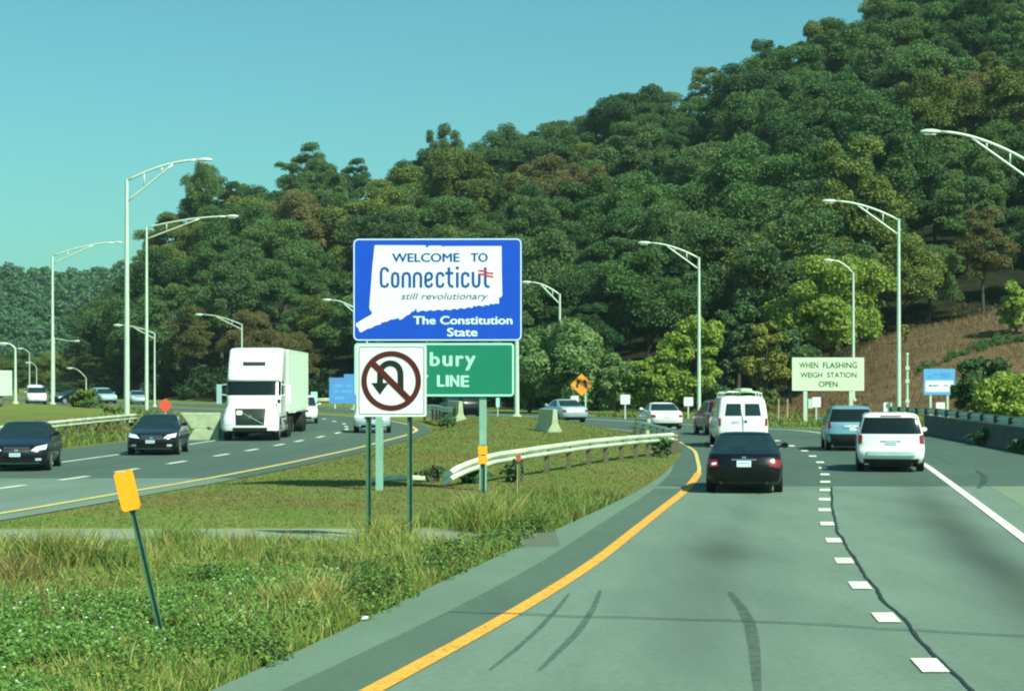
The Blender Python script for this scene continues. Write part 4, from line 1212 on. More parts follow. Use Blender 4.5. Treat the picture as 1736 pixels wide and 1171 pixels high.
# red car in front of the van
g, sh = vehicle('red_car', 'dark red car mostly hidden behind the white cargo van', 'car', dict(SUV), 'red_car', (10.2, 96.0), (-.08, .99))
sh.patch(-.85, -.72, .92, 1.12, False, .016).build('tail_light', M['tail_red'], g)
sh.patch(.72, .85, .92, 1.12, False, .016).build('tail_light', M['tail_red'], g)
sh.patch(-.90, .90, .30, .62, False, .02, 12).build('bumper', M['trim'], g)
plate_part(g, sh, .78, .90, False)
# white sedan and silver sedan further on
g, sh = vehicle('white_sedan', 'small white sedan seen from behind at the far end of the bend', 'car', dict(SEDAN), 'white_car', (8.15, 107.0), (-.10, .995), rear='glass_seen')
for sg in (1, -1):
    x0, x1 = sorted((sg * .62, sg * .86))
    sh.patch(x0, x1, .66, .80, False, .014).build('tail_light', M['tail_red'], g)
plate_part(g, sh, .64, .76, False)
sh.patch(-.84, .84, .20, .36, False, .02, 10).build('bumper', M['trim'], g)
g, sh = vehicle('silver_sedan', 'silver sedan turning away into the bend below the orange diamond sign', 'car', dict(SEDAN), 'silver_car', (3.2, 123.0), (-.34, .94), rear='glass_seen')
for sg in (1, -1):
    x0, x1 = sorted((sg * .62, sg * .86))
    sh.patch(x0, x1, .66, .80, False, .014).build('tail_light', M['tail_red'], g)
plate_part(g, sh, .64, .76, False)
sh.patch(-.84, .84, .20, .36, False, .02, 10).build('bumper', M['trim'], g)
g, sh = vehicle('dark_car', 'dark far car showing under the green board above the grass', 'car', dict(SUV), 'black_paint', (-3.7, 139.0), (-.40, .92))
sh.patch(-.85, -.72, .92, 1.12, False, .016).build('tail_light', M['tail_red'], g)
sh.patch(.72, .88, .92, 1.14, False, .016).build('tail_light', M['headlight'], g)

# oncoming black sedans
def oncoming(name, label, loc, heading, paint='navy_paint', spec=SEDAN, cat='car', grille=True, bump=True):
    g, sh = vehicle(name, label, cat, dict(spec), paint, loc, heading, glass='glass_seen')
    z0 = .60 if spec is SEDAN else .74
    for sg in (1, -1):
        q = [(sg * .42, z0 + .02), (sg * .84, z0 + .06), (sg * .85, z0 + .20), (sg * .56, z0 + .14)]
        if sg < 0: q = [q[1], q[0], q[3], q[2]]
        hl = sh.patch(0, 0, 0, 0, True, .014, quad=q).build('headlight', M['headlight'], g)
        x0, x1 = sorted((sg * .55, sg * .72))
        sh.patch(x0, x1, .33, .40, True, .014).build('fog_light', M['headlight'], g)
    gr = sh.patch(-.38, .38, z0 - .03, z0 + .10, True, .012).build('grille', M['trim'], g)
    sh.patch(-.38, .38, z0 + .105, z0 + .12, True, .018).build('grille_strip', M['chrome'], gr)
    sh.patch(-.05, .05, z0, z0 + .07, True, .022).build('badge', M['chrome'], gr)
    plate_part(g, sh, .45, .555, True, .16, .04)
    sh.patch(-.55, .55, .275, .40, True, .012, 8).build('air_intake', M['trim'], g)
    sh.patch(-.66, .66, .225, .265, True, .025, 8).build('lower_lip', M['teal_car'], g)
    return g, sh
oncoming('black_sedan', 'black sedan facing the viewer at the left frame edge, cut off by it', (XA(24, 58.6), 60.0), (.125, -.992))
oncoming('black_sedan', 'black sedan facing the viewer between the tall lamp post and the white truck', (XA(250, 69.7), 72.0), (.06, -1))
oncoming('silver_pickup', 'silver car facing the viewer half hidden behind the no U-turn sign', (XA(627, 98), 100.0), (.06, -1), 'silver_car', SUV)
oncoming('white_car', 'white car peeking out behind the trailer of the white truck', (XA(507, 118), 120.0), (.10, -1), 'white_car', SUV)

# ------------------------------------------------------------------ truck
T0 = (XA(419, 85.5), 88.8)
tk = thing('semi_truck', (T0[0], T0[1], .02), math.atan2(-.035, -1.0), 'white semi truck with a tall sleeper cab and pale trailer, facing the viewer', 'truck')
HOOD = Shell([(.38,3.05,1.2,1.16,.35,.1),(.46,3.22,1.2,1.24,.40,.1),(.62,3.25,1.2,1.25,.42,.1),(.95,3.22,1.2,1.24,.45,.1),(1.2,3.12,1.2,1.20,.5,.1),(1.45,2.98,1.2,1.12,.5,.1),(1.68,2.70,1.2,1.05,.5,.1),(1.82,2.35,1.2,1.0,.45,.1),(1.91,1.9,1.2,.96,.4,.1),(1.95,1.6,1.2,.92,.3,.1)])
for part, mb in HOOD.mesh([.38,.46,.54,.62,.78,.95,1.08,1.2,1.32,1.45,1.57,1.68,1.76,1.82,1.87,1.91,1.95], lambda z, j, m: 'body').items():
    mb.build('hood', M['truck_white'], tk, smooth=True, angle=40)
CAB = Shell([(.75,1.55,-1.9,1.20,.2,.1),(1.9,1.62,-1.9,1.22,.28,.1),(2.0,1.60,-1.9,1.22,.28,.1),(2.66,1.30,-1.9,1.21,.28,.1),(2.72,1.34,-1.9,1.215,.28,.1),(2.85,1.30,-1.9,1.22,.3,.1),(3.4,1.0,-1.9,1.225,.35,.1),(3.85,.62,-1.9,1.225,.4,.1),(4.05,.42,-1.9,1.22,.4,.1),(4.13,.2,-1.9,1.17,.4,.1),(4.17,-.2,-1.85,1.0,.3,.1)], sides=(0, .40, .62, .66, .93, 1))
def clc(z, j, m):
    if 2.0 < z < 2.64 and j >= m - 1 - 7: return 'windscreen'
    if 1.95 < z < 2.60 and j == 8 + 3: return ('side_window', 0)
    return 'body'
for part, mb in CAB.mesh([.75,1.3,1.9,2.0,2.2,2.4,2.64,2.66,2.72,2.85,3.1,3.4,3.65,3.85,4.05,4.13,4.17], clc).items():
    part = part[0] if isinstance(part, tuple) else part
    mb.build('cab' if part == 'body' else part, M['truck_white'] if part == 'body' else M['glass'], tk, smooth=True, angle=40)
CAB.patch(-.52, .52, 3.34, 3.52, True, .012, 8, quad=[(-.48, 3.33), (.52, 3.33), (.56, 3.52), (-.48, 3.52)]).build('roof_vent', M['trim'], tk)
CAB.patch(-1.12, 1.12, 2.66, 2.74, True, .10, 10).build('sun_visor', M['truck_white'], tk)
gr = HOOD.patch(-.70, .66, .70, 1.44, True, .014, 8, quad=[(-.62, .70), (.62, .70), (.68, 1.44), (-.68, 1.44)], nz=8).build('grille', M['black_sheet'], tk)
db = MB()
for i in range(8):
    t0, t1 = i / 8, (i + 1) / 8
    def gp_(t): x = -.58 + 1.16 * t; z = .76 + .62 * t; return x, HOOD.y_at(x, z, True) + .022, z
    a, b = gp_(t0), gp_(t1)
    db.add([(a[0], a[1], a[2] - .018), (b[0], b[1], b[2] - .018), (b[0], b[1], b[2] + .018), (a[0], a[1], a[2] + .018)], [(0, 1, 2, 3)])
db.build('diagonal_bar', M['pale_post'], gr)
MB().tube([(0, HOOD.y_at(0, 1.07, True) + .016, 1.07), (0, HOOD.y_at(0, 1.07, True) + .04, 1.07)], .09, 14).build('badge', M['chrome'], gr)
HOOD.patch(.36, .60, 1.16, 1.34, True, .03).build('grille_plate', M['white_sheet'], gr)
for sg in (1, -1):
    q = [(sg * .80, .72), (sg * 1.16, .74), (sg * 1.13, 1.10), (sg * .90, 1.02)]
    if sg < 0: q = [q[1], q[0], q[3], q[2]]
    HOOD.patch(0, 0, 0, 0, True, .014, quad=q).build('headlight', M['headlight'], tk)
    MB().tube([(sg * 1.22, 1.35, 2.0), (sg * 1.55, 1.42, 2.05)], .025, 6).tube([(sg * 1.22, 1.35, 2.5), (sg * 1.55, 1.42, 2.45)], .025, 6).box(sg * 1.56 - .11, sg * 1.56 + .11, 1.36, 1.46, 1.62, 2.5).build('mirror', M['teal_car'] if sg > 0 else M['truck_white'], tk)
    MB().tube([(sg * 1.08, 2.55, 1.55), (sg * 1.2, 2.6, 1.72)], .015, 6).box(sg * 1.22 - .07, sg * 1.22 + .07, 2.56, 2.62, 1.66, 1.84).build('hood_mirror', M['trim'], tk)
    MB().tube([(sg * 1.02, .9, .62), (sg * 1.02, -1.0, .62)], .33, 16).build('fuel_tank', M['chrome'], tk, smooth=True, angle=40)
    MB().box(sg * 1.18 - .05, sg * 1.18 + .05, -1.0, 1.0, .98, 1.05).build('step', M['trim'], tk)
HOOD.patch(-1.2, 1.2, .36, .46, True, .05, 12).build('lower_bumper', M['trim'], tk)
HOOD.patch(-.75, .75, .47, .60, True, .02, 8).build('bumper_intake', M['trim'], tk)
tkz = .52
def twheel(x, y, sg, wdt=.30, dual=False):
    wheel(tk, x, y, .50, wdt, sg, 'alloy')
for sg in (1, -1):
    twheel(sg * 1.08, 2.2, sg)
    ap = MB()
    n = 18
    vs = [(sg * 1.262, 2.2 + .58 * math.cos(math.pi * k / n), .5 + .58 * math.sin(math.pi * k / n)) for k in range(n + 1)] + [(sg * 1.0, 2.2 + .58 * math.cos(math.pi * k / n), .5 + .58 * math.sin(math.pi * k / n)) for k in range(n + 1)]
    ap.add(vs, [tuple(range(n + 1))] + [(i, i + 1, i + 2 + n, i + 1 + n) for i in range(n)])
    ap.build('wheel_arch', M['trim'], tk)
    for yy in (-2.3, -3.65, -12.2, -13.5): twheel(sg * 1.0, yy, sg, .5)
    MB().box(sg * 1.02 - .28, sg * 1.02 + .28, -4.35, -4.31, .25, .95).build('mud_flap', M['trim'], tk)
MB().box(-.5, .5, -5.0, 2.6, .62, .95).build('chassis', M['trim'], tk)
tr = MB().box(-1.28, 1.28, -15.2, -2.15, 1.22, 4.12).build('trailer', M['trailer_white'], tk)
fr_ = MB()
for sg in (1, -1):
    fr_.box(sg * 1.28 - .012, sg * 1.28 + .022 if sg > 0 else sg * 1.28 + .012, -15.2, -2.15, 1.14, 1.32) if sg > 0 else fr_.box(-1.302, -1.268, -15.2, -2.15, 1.14, 1.32)
    for yy in np.arange(-14.6, -2.5, 1.22):
        fr_.box(*( (1.279, 1.288) if sg > 0 else (-1.288, -1.279)), yy - .03, yy + .03, 1.325, 4.0)
fr_.build('side_rail', M['trailer_white'], tr)
MB().box(-.4, .4, -15.0, -5.2, .95, 1.13).build('trailer_frame', M['trim'], tk)
MB().box(-.9, .9, -14.6, -11.4, .55, .94).build('axle_frame', M['trim'], tk)

# ------------------------------------------------------------------ parked vehicles far left
def parked(name, label, px, d, paint, spec, heading, cat='car'):
    g, sh = vehicle(name, label, cat, dict(spec), paint, (XA(px, d), d), heading, glass='glass_seen')
    for sg in (1, -1):
        x0, x1 = sorted((sg * .55, sg * .82))
        sh.patch(x0, x1, .72, .84, True, .014).build('headlight', M['headlight'], g)
    plate_part(g, sh, .45, .56, True, .2)
    g.location.z = tz(XA(px, d), d) + .01
parked('white_van', 'white parked van with blue-tinted windscreen far left behind the thin lamp posts', 61, 205, 'white_car', CARGO, (.28, -.96), 'van')
parked('dark_car', 'dark parked car left of the roadside bush', 118, 208, 'navy_paint', SEDAN, (-.6, -.8))
parked('teal_car', 'pale teal parked car right of the roadside bush', 175, 212, 'teal_car', SUV, (.5, -.86))
parked('grey_car', 'grey parked car between the two tall left lamp posts', 233, 206, 'silver_car', SEDAN, (.3, -.95))
bt = thing('box_truck', (XA(-62, 138), 138, tz(XA(-62, 138), 138)), R(180 - 8), 'pale box truck cut off by the left frame edge', 'truck')
for part, mb in Shell([(.45,1.3,-.8,1.0,.2,.1),(.9,1.5,-.8,1.05,.25,.1),(1.35,1.35,-.8,1.05,.3,.1),(1.45,1.0,-.8,1.02,.25,.1),(2.1,.55,-.8,.95,.25,.1),(2.25,.35,-.8,.9,.25,.1)]).mesh([.45,.9,1.2,1.35,1.45,1.75,2.1,2.25], lambda z, j, m: 'windscreen' if 1.45 < z < 2.1 and j > m - 8 else 'body').items():
    mb.build('cab' if part == 'body' else part, M['teal_car'] if part == 'body' else M['glass'], bt, smooth=True, angle=40)
MB().box(-1.15, 1.15, -6, -.85, .8, 2.65).build('cargo_box', M['trailer_white'], bt)
for sg in (1, -1):
    wheel(bt, sg * .92, .5, .42, .26, sg); wheel(bt, sg * .92, -4.2, .42, .3, sg)
MB().box(-.5, .5, -5.5, .8, .45, .88).build('chassis', M['trim'], bt)

# ------------------------------------------------------------------ foliage meshes
def quads_mesh(name, V, material, colors=None):
    """V: n x 4 x 3 array"""
    n = len(V)
    me = bpy.data.meshes.new(name)
    me.vertices.add(n * 4); me.vertices.foreach_set('co', V.reshape(-1).astype(np.float32))
    me.loops.add(n * 4); me.loops.foreach_set('vertex_index', np.arange(n * 4, dtype=np.int32))
    me.polygons.add(n)
    me.polygons.foreach_set('loop_start', np.arange(0, n * 4, 4, dtype=np.int32))
    me.polygons.foreach_set('loop_total', np.full(n, 4, dtype=np.int32))
    if colors is not None:
        ca = me.color_attributes.new('plant', 'FLOAT_COLOR', 'POINT')
        c = np.concatenate([np.repeat(colors, 4, 0), np.ones((n * 4, 1))], 1)
        ca.data.foreach_set('color', c.reshape(-1).astype(np.float32))
    me.materials.append(material)
    me.update(calc_edges=True)
    return me
def leaves(P, N, size, r, jit=.55, asp=(.55, .9)):
    n = len(P)
    N = N + r.normal(0, jit, (n, 3)); N /= np.linalg.norm(N, axis=1)[:, None] + 1e-9
    A = r.normal(0, 1, (n, 3)); A -= (A * N).sum(1)[:, None] * N; A /= np.linalg.norm(A, axis=1)[:, None] + 1e-9
    B = np.cross(N, A)
    s = size * r.uniform(.55, 1.35, n)[:, None]
    b = s * r.uniform(*asp, n)[:, None]
    fold = N * s * r.uniform(-.18, .18, n)[:, None]
    return np.stack([P - A * s, P - B * b + fold, P + A * s * r.uniform(.7, 1.1, n)[:, None], P + B * b + fold * .6], 1)
def crown_points(r, blobs, nleaf, inner=.18):
    P, N = [], []
    for c, q in blobs:
        n = int(nleaf * (q[0] / 1.0) ** 1.6)
        d = r.normal(0, 1, (n, 3)); d /= np.linalg.norm(d, axis=1)[:, None]
        d[:, 2] = np.where(d[:, 2] < -.35, -d[:, 2], d[:, 2])
        rad = 1 - inner * r.random(n)[:, None] ** 1.5 * 2
        wob = 1 + .16 * np.sin(d[:, :1] * 5 + c[0]) * np.cos(d[:, 1:2] * 4 + c[1])
        P.append(c + d * rad * wob * q); N.append(d / q)
    P, N = np.concatenate(P), np.concatenate(N)
    N /= np.linalg.norm(N, axis=1)[:, None]
    return P, N
def broadleaf(seed, h=12.0, rx=4.6, z0=.22, nb=26, nleaf=100, leaf=.36, spread=1.0, shape='round', qs=(.20, .36), jit=.75, fuzz=.18):
    """crown 1:1 in metres, base at 0"""
    r = np.random.default_rng(seed)
    zc_, rz = h * (z0 + 1) / 2, h * (1 - z0) / 2
    blobs = []
    k = 0
    while len(blobs) < nb and k < 3000:
        k += 1
        d = r.normal(0, 1, 3); d /= np.linalg.norm(d)
        rad = r.uniform(.35, .92)
        c = np.array([d[0] * rx * rad, d[1] * rx * rad, zc_ + d[2] * rz * rad * .92])
        if shape == 'cone' and math.hypot(c[0], c[1]) > rx * (1.15 - (c[2] / h)): continue
        q = r.uniform(*qs) * rx
        if any(np.linalg.norm(c - o[0]) < .55 * q * spread for o in blobs): continue
        blobs.append((c, np.array([q, q, q * r.uniform(.72, 1.02)])))
    P, N = crown_points(r, blobs, nleaf, fuzz)
    return leaves(P, N, leaf, r, jit), blobs
def trunk_mesh(name, h, blobs, r0=.22, seed=0):
    r = np.random.default_rng(seed)
    mb = MB()
    top = h * .72
    pts = [(0, 0, -1.2), (0, 0, 0), (.1, .05, top * .35), (-.05, .1, top * .7), (.05, 0, top)]
    mb.tube(pts, [r0 * 1.25, r0, r0 * .8, r0 * .5, r0 * .15], 7)
    for c, q in blobs[:7]:
        zb = max(.18 * h, c[2] * .55)
        mb.tube([(0, .03, zb), (c[0] * .5, c[1] * .5, (zb + c[2]) / 2 + .2), (c[0], c[1], c[2])], [r0 * .4, r0 * .28, r0 * .08], 5)
    o = mb.build(name, M['bark'])
    me = o.data
    bpy.data.objects.remove(o)
    return me
PROTO = []
for i, (h, rx, z0, nb, sp) in enumerate([(12, 4.8, .16, 34, .9), (13, 4.4, .20, 30, .9), (11, 5.2, .14, 36, .9), (12.5, 4.2, .25, 20, 1.3), (14, 4.6, .22, 30, .9), (10.5, 4.6, .10, 32, 1.0), (13.5, 3.7, .12, 28, .8), (12, 5.4, .2, 34, .8), (14.5, 3.6, .18, 26, .9), (11.5, 4.4, .1, 40, .7)]):
    V, bl = broadleaf(100 + i, h, rx, z0, int(nb * 1.5), 1000, .10, sp * .75, qs=(.11, .36), jit=1.4, fuzz=.48)
    PROTO.append((quads_mesh('crown', V, M['leaf_mid']), trunk_mesh('trunk', h, bl, .22, i), h))
def plant_tree(name, x, y, scale, wide, rot, proto, m, label, group, cat='tree', sink=.3, zoff=None):
    g = bpy.data.objects.new(name, None); COL.objects.link(g)
    g.empty_display_size = .3
    g.location = (x, y, tz(x, y) - sink)
    g.rotation_euler = (0, 0, rot)
    g.scale = (scale * wide, scale * wide, scale)
    g['label'] = label; g['category'] = cat
    if group: g['group'] = group
    c, t, h = proto
    o = link('crown', c, g); o.material_slots[0].link = 'OBJECT'; o.material_slots[0].material = M[m]
    link('trunk', t, g)
    return g
# --- wooded hill: one object per tree
KIND = {'leaf_dark': 'dark green broadleaf tree among the others on the steep wooded hillside',
        'leaf_mid': 'mid green broadleaf tree among the others on the steep wooded hillside',
        'leaf_olive': 'olive-yellow tinged broadleaf tree among the green ones on the wooded hillside',
        'leaf_rust': 'rusty brown tinged broadleaf tree among the green ones on the wooded hillside'}
rt = np.random.default_rng(21)
cells = []
row = 0
yy = 160.0
while yy < 395:
    st = 8.3 + (yy - 160) * .010
    n = int(.62 * yy / st)
    for i in range(-n, n + 1):
        x = (i + .5 * (row % 2)) * st + rt.uniform(-2.0, 2.0)
        y = yy + rt.uniform(-2.6, 2.6)
        px = CX + F * x / y
        if not (165 < px < 1800): continue
        d0, d1, hh = [float(v) for v in hill_params(np.array([px]))]
        if y < d0 + (1 if px < 1330 else -4) or y > d1 + 7 or hh < 1: continue
        if px < 640 and y < 215: continue
        if 1050 < px < 1330 and y < 186: continue
        cells.append((x, y, px, (y - d0) / (d1 - d0)))
    yy += st * 1.06
    row += 1
def hue(x, y): return math.sin(x * .051 + y * .023 + 1.3) * math.cos(y * .041 - x * .013) + .35 * math.sin(x * .17 + y * .11)
for x, y, px, t in cells:
    h_ = hue(x, y) + rt.normal(0, .36) + (.28 if px < 620 else 0)
    m = 'leaf_rust' if h_ > 1.0 else 'leaf_olive' if h_ > .48 else 'leaf_mid' if h_ > -.12 else 'leaf_dark'
    if t > .93 and m == 'leaf_rust': m = 'leaf_mid'
    sc = rt.uniform(.62, 1.34) * (1 + .1 * (px > 1250)) * (1.12 if rt.random() < .12 else 1)
    plant_tree('broadleaf_tree', x, y, sc, rt.uniform(1.02, 1.26), rt.uniform(0, 6.28), PROTO[rt.integers(len(PROTO))], m, KIND[m], 'trees covering the wooded hillside')
N_HILL = len(cells)
print('hill trees', N_HILL)
# tall loose trees on the skyline
for px, py, d, wide, m, lab, pi in ((748, 206, 372, .9, 'leaf_mid', 'loose airy tree standing proud of the skyline above the welcome sign', 3),
                                (1305, 62, 352, 1.05, 'leaf_dark', 'large dark spreading tree on the skyline left of the tallest crowns', 3),
                                (1395, 30, 350, 1.1, 'leaf_dark', 'tall gappy dark tree on the skyline near the top right', 3),
                                (1500, -12, 345, .8, 'leaf_olive', 'tall thin yellowish tree at the top edge of the photo', 3),
                                (345, 268, 352, .62, 'leaf_mid', 'small airy tree on the skyline beside the tall left lamp head', 3)):
    x = XA(px, d); zt = ZA(py, d); s = (zt - tz(x, d) + .3) / 12.3
    plant_tree('skyline_tree', x, d, max(s, .6), wide / max(s, .6) * 1.15, 1.0 + px, PROTO[pi], m, lab, None)

# --- roadside trees and shrubs with finer leaves
def special(name, label, px, d, ytop, width_px, m, seed, z0=.06, nb=44, nleaf=420, leaf=.14, cat='tree', ybase=None, hang=False, sink=.25):
    x = XA(px, d); zb = tz(x, d)
    h = ZA(ytop, d) - zb + sink
    rx = width_px * d / F / 2 * 1.06
    r = np.random.default_rng(seed)
    V, bl = broadleaf(seed, h * .98, rx * .86, z0, nb, int(nleaf * max(1, 2.2 / rx) ** .5), leaf, .8)
    me = quads_mesh('crown', V, M[m])
    g = thing(name, (x, d, zb - sink), 0, label, cat)
    link('crown', me, g)
    link('trunk', trunk_mesh('trunk', h, bl, .16 if h < 6 else .24, seed), g)
    return g
special('willow_shrub', 'broad pale green willow-like shrub right of the welcome sign', 962, 152, 541, 185, 'leaf_willow', 301, .02, 60, 460, .13, 'shrub')
special('willow_shrub', 'lower pale green shrub filling the gap between the welcome sign and the willow-like one', 897, 158, 585, 80, 'leaf_willow', 302, .02, 34, 400, .13, 'shrub')
special('willow_shrub', 'low pale green shrub behind the square sign left of the white sedan', 1046, 150, 580, 105, 'leaf_willow', 318, .02, 40, 420, .13, 'shrub')
special('roadside_tree', 'yellow-green tree directly behind the lamp post right of the white sedan', 1172, 150, 517, 130, 'leaf_lime', 303, .05, 50, 460, .13)
special('roadside_tree', 'lower green shrub left of the lamp post, behind the white sedan', 1105, 149, 588, 95, 'leaf_lime', 304, .02, 40, 440, .13, 'shrub')
special('roadside_tree', 'upright mid green tree rising above the golden one', 1250, 160, 482, 90, 'leaf_mid', 305, .06, 40, 400, .13)
special('golden_tree', 'golden brown tree between the yellow-green tree and the big lime green one', 1296, 152, 527, 95, 'leaf_gold', 306, .06, 42, 400, .13)
special('roadside_tree', 'big lime green tree behind the weigh station sign', 1408, 164, 424, 222, 'leaf_lime', 307, .16, 70, 520, .13)
special('roadside_tree', 'lower dark green tree at the foot of the big lime green one', 1338, 157, 545, 110, 'leaf_mid', 308, .04, 44, 420, .13)
special('roadside_shrub', 'dark bush beside the slope behind the red car', 1228, 146, 640, 75, 'leaf_mid', 309, .0, 30, 380, .13, 'shrub')
special('roadside_shrub', 'green bush on the slope right of the white van', 1292, 140, 655, 62, 'leaf_olive', 310, .0, 28, 380, .13, 'shrub')
special('roadside_shrub', 'dark green bush on the slope right of the blue and white board', 1664, 106, 596, 120, 'leaf_mid', 311, .0, 46, 460, .13, 'shrub')
special('roadside_shrub', 'yellow-green bush behind the barrier at the right edge', 1716, 96, 622, 150, 'leaf_lime', 312, .0, 52, 460, .13, 'shrub')
special('roadside_shrub', 'low yellowish bush leaning over the barrier at right', 1668, 101, 668, 80, 'leaf_gold', 313, .0, 36, 400, .13, 'shrub')
special('slope_tree', 'small green tree at the top of the brown slope by the right edge', 1722, 165, 470, 75, 'leaf_lime', 314, .06, 34, 200, .2)
special('slope_tree', 'small yellow sapling on the slope edge beside the tallest lamp post', 1534, 172, 540, 22, 'leaf_gold', 315, .2, 14, 120, .16)
special('barrier_weed', 'dark bush growing against the foot of the right barrier', 1668, 80, 722, 62, 'leaf_dark', 316, .0, 20, 150, .10, 'shrub', sink=.1)
special('barrier_weed', 'dark leafy clump at the right frame edge before the barrier', 1728, 72.5, 742, 50, 'leaf_dark', 317, .0, 18, 150, .09, 'shrub', sink=.1)
for px, d, yt, wd, m, lab, sd in ((728, 50.5, 788, 62, 'leaf_dark', 'dark bush right of the two thin sign posts before the guardrail end', 320),
                              (802, 50, 798, 62, 'leaf_dark', 'dark bush beneath the low end of the median guardrail', 321),
                              (872, 50.5, 776, 52, 'leaf_dark', 'dark bush under the median guardrail beside the thin grey marker post', 322),
                              (1125, 68, 738, 40, 'leaf_dark', 'small dark clump under the rounded end of the median rail', 323),
                              (760, 104, 708, 36, 'leaf_dark', 'dark bush beside the middle concrete barrier end', 324)):
    special('median_bush', lab, px, d, yt, wd, m, sd, .0, 22, 150, .07 * d / 50, 'shrub', sink=.08)
special('bank_bush', 'small yellow-green bush with dark base between the parked cars at left', 143, 140, 652, 52, 'leaf_olive', 330, .0, 26, 190, .16, 'shrub')
special('bank_bush', 'low dark bush at the foot of the small yellow-green bush on the left bank', 156, 137, 678, 42, 'leaf_dark', 331, .0, 18, 150, .14, 'shrub')
special('bank_bush', 'tan-green weedy clump on the bank left of the tall lamp post', 192, 120, 690, 44, 'leaf_olive', 332, .0, 18, 150, .12, 'shrub')
# belt of trees behind the parked cars
for i, (px, d, yt, wd, m) in enumerate(((-30, 330, 585, 90, 'leaf_olive'), (30, 345, 592, 80, 'leaf_mid'), (85, 335, 580, 90, 'leaf_olive'), (135, 330, 596, 80, 'leaf_olive'), (178, 322, 600, 80, 'leaf_mid'), (10, 300, 622, 70, 'leaf_dark'), (62, 300, 628, 70, 'leaf_olive'), (112, 298, 640, 70, 'leaf_dark'), (160, 296, 635, 70, 'leaf_olive'), (205, 290, 600, 70, 'leaf_dark'))):
    lab = ('olive green tree in the belt behind the parked cars at left', 'mid green tree in the belt behind the parked cars at left', 'dark green tree in the belt behind the parked cars at left')[('leaf_olive', 'leaf_mid', 'leaf_dark').index(m)]
    x = XA(px, d); s = (ZA(yt, d) - tz(x, d)) / 12
    plant_tree('valley_tree', x, d, s, wd * d / F / 9.4 / s, px, PROTO[i % 10], m, lab, 'trees in the belt behind the parked cars')
# --- far wood on the left hill: one mass
r = np.random.default_rng(77)
allV = []
lowV = [broadleaf(500 + i, 12, 5.6, .05, 22, 60, .42, .8, fuzz=.35, jit=1.0)[0] for i in range(3)]
yy = 575.0
while yy < 915:
    st = 11.0
    for x in np.arange(-.42 * yy, -.10 * yy, st):
        xx = x + r.uniform(-3.5, 3.5); y2 = yy + r.uniform(-4, 4)
        px = CX + F * xx / y2
        if px > 420 or px < -120: continue
        V = lowV[r.integers(3)].copy()
        a = r.uniform(0, 6.28); ca, sa = math.cos(a), math.sin(a); s = r.uniform(.6, 1.6)
        V = np.stack([V[..., 0] * ca - V[..., 1] * sa, V[..., 0] * sa + V[..., 1] * ca, V[..., 2]], -1) * s
        allV.append(V + np.array([xx, y2, tz(xx, y2) - .5]))
    yy += 15
o = link('distant_wood', quads_mesh('distant_wood', np.concatenate(allV), M['leaf_far']))
tag(o, 'far wooded ridge beyond the parked cars at left', 'wood', kind='stuff')
# undergrowth at the foot of the hill: low shrubs reading as one mass
allV = []
lowU = [broadleaf(520 + i, 2.6, 1.9, .0, 14, 60, .2, .8)[0] for i in range(3)]
for i in range(170):
    px = r.uniform(170, 1345)
    d0 = float(hill_params(np.array([px]))[0])
    d = d0 + r.uniform(-7, 14)
    if px < 640: d = max(d, 214)
    if px > 1200: d += 5
    x = XA(px, d)
    V = lowU[r.integers(3)].copy(); s = r.uniform(.7, 1.5)
    a = r.uniform(0, 6.28); ca, sa = math.cos(a), math.sin(a)
    V = np.stack([V[..., 0] * ca - V[..., 1] * sa, V[..., 0] * sa + V[..., 1] * ca, V[..., 2]], -1) * s
    allV.append(V + np.array([x, d, tz(x, d) - .1]))
o = link('undergrowth', quads_mesh('undergrowth', np.concatenate(allV), M['leaf_shade']))
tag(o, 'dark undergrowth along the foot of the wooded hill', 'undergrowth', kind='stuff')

# ------------------------------------------------------------------ grass and weeds
def blades(x, y, z, h, wd, lean, r, col):
    """each blade two quads, bent"""
    n = len(x)
    a = r.uniform(0, 2 * math.pi, n)
    fx, fy = np.cos(a), np.sin(a)
    l = lean * r.uniform(.3, 1.2, n) * h
    b = r.uniform(0, 2 * math.pi, n); lx, ly = np.cos(b) * l, np.sin(b) * l
    w2 = wd * .5
    def at(t, wf):
        cx_ = x + lx * t * t; cy_ = y + ly * t * t; cz_ = z + h * t * (1 - .12 * t)
        return (np.stack([cx_ - fx * w2 * wf, cy_ - fy * w2 * wf, cz_], -1), np.stack([cx_ + fx * w2 * wf, cy_ + fy * w2 * wf, cz_], -1))
    A, B, C = at(0, 1), at(.55, .8), at(1, .12)
    V = np.concatenate([np.stack([A[0], A[1], B[1], B[0]], 1), np.stack([B[0], B[1], C[1], C[0]], 1)])
    return V, np.concatenate([col, col * 1.08])
def pal(r, n, cols, wts, var=.22):
    c = np.array(cols)[r.choice(len(cols), n, p=np.array(wts) / sum(wts))]
    return c * (1 + r.uniform(-var, var, (n, 1))) * (1 + r.uniform(-.06, .06, (n, 3)))
def foot(x, y):
    '''1 away from the marker post, low in the trodden spot before it'''
    cx = -3.77 * y / 20.9
    return 1 - .78 * np.exp(-((x - cx) / .32) ** 2) * ((y > 18.2) & (y < 21.0))
def vnoise(x, y, s, seed=0):
    return (np.sin(x / s * 1.7 + seed) * np.cos(y / s * 1.3 - seed * 2) + np.sin((x + y) / s * 2.9 + seed * 3) * .6 + np.cos((x - 1.7 * y) / s * 4.3 + seed) * .4) / 2
r = np.random.default_rng(5)
def scatter(n, y0, y1, xl, xr, edge=0.06):
    y = y0 + (y1 - y0) * r.random(n) ** 1.0
    a, b = xl(y), xr(y)
    x = a + (b - a) * r.random(n)
    return x, y
GREEN, DGREEN, OLIVE, STRAW, BRN = (.165, .285, .055), (.080, .165, .040), (.250, .290, .066), (.400, .370, .130), (.230, .165, .070)
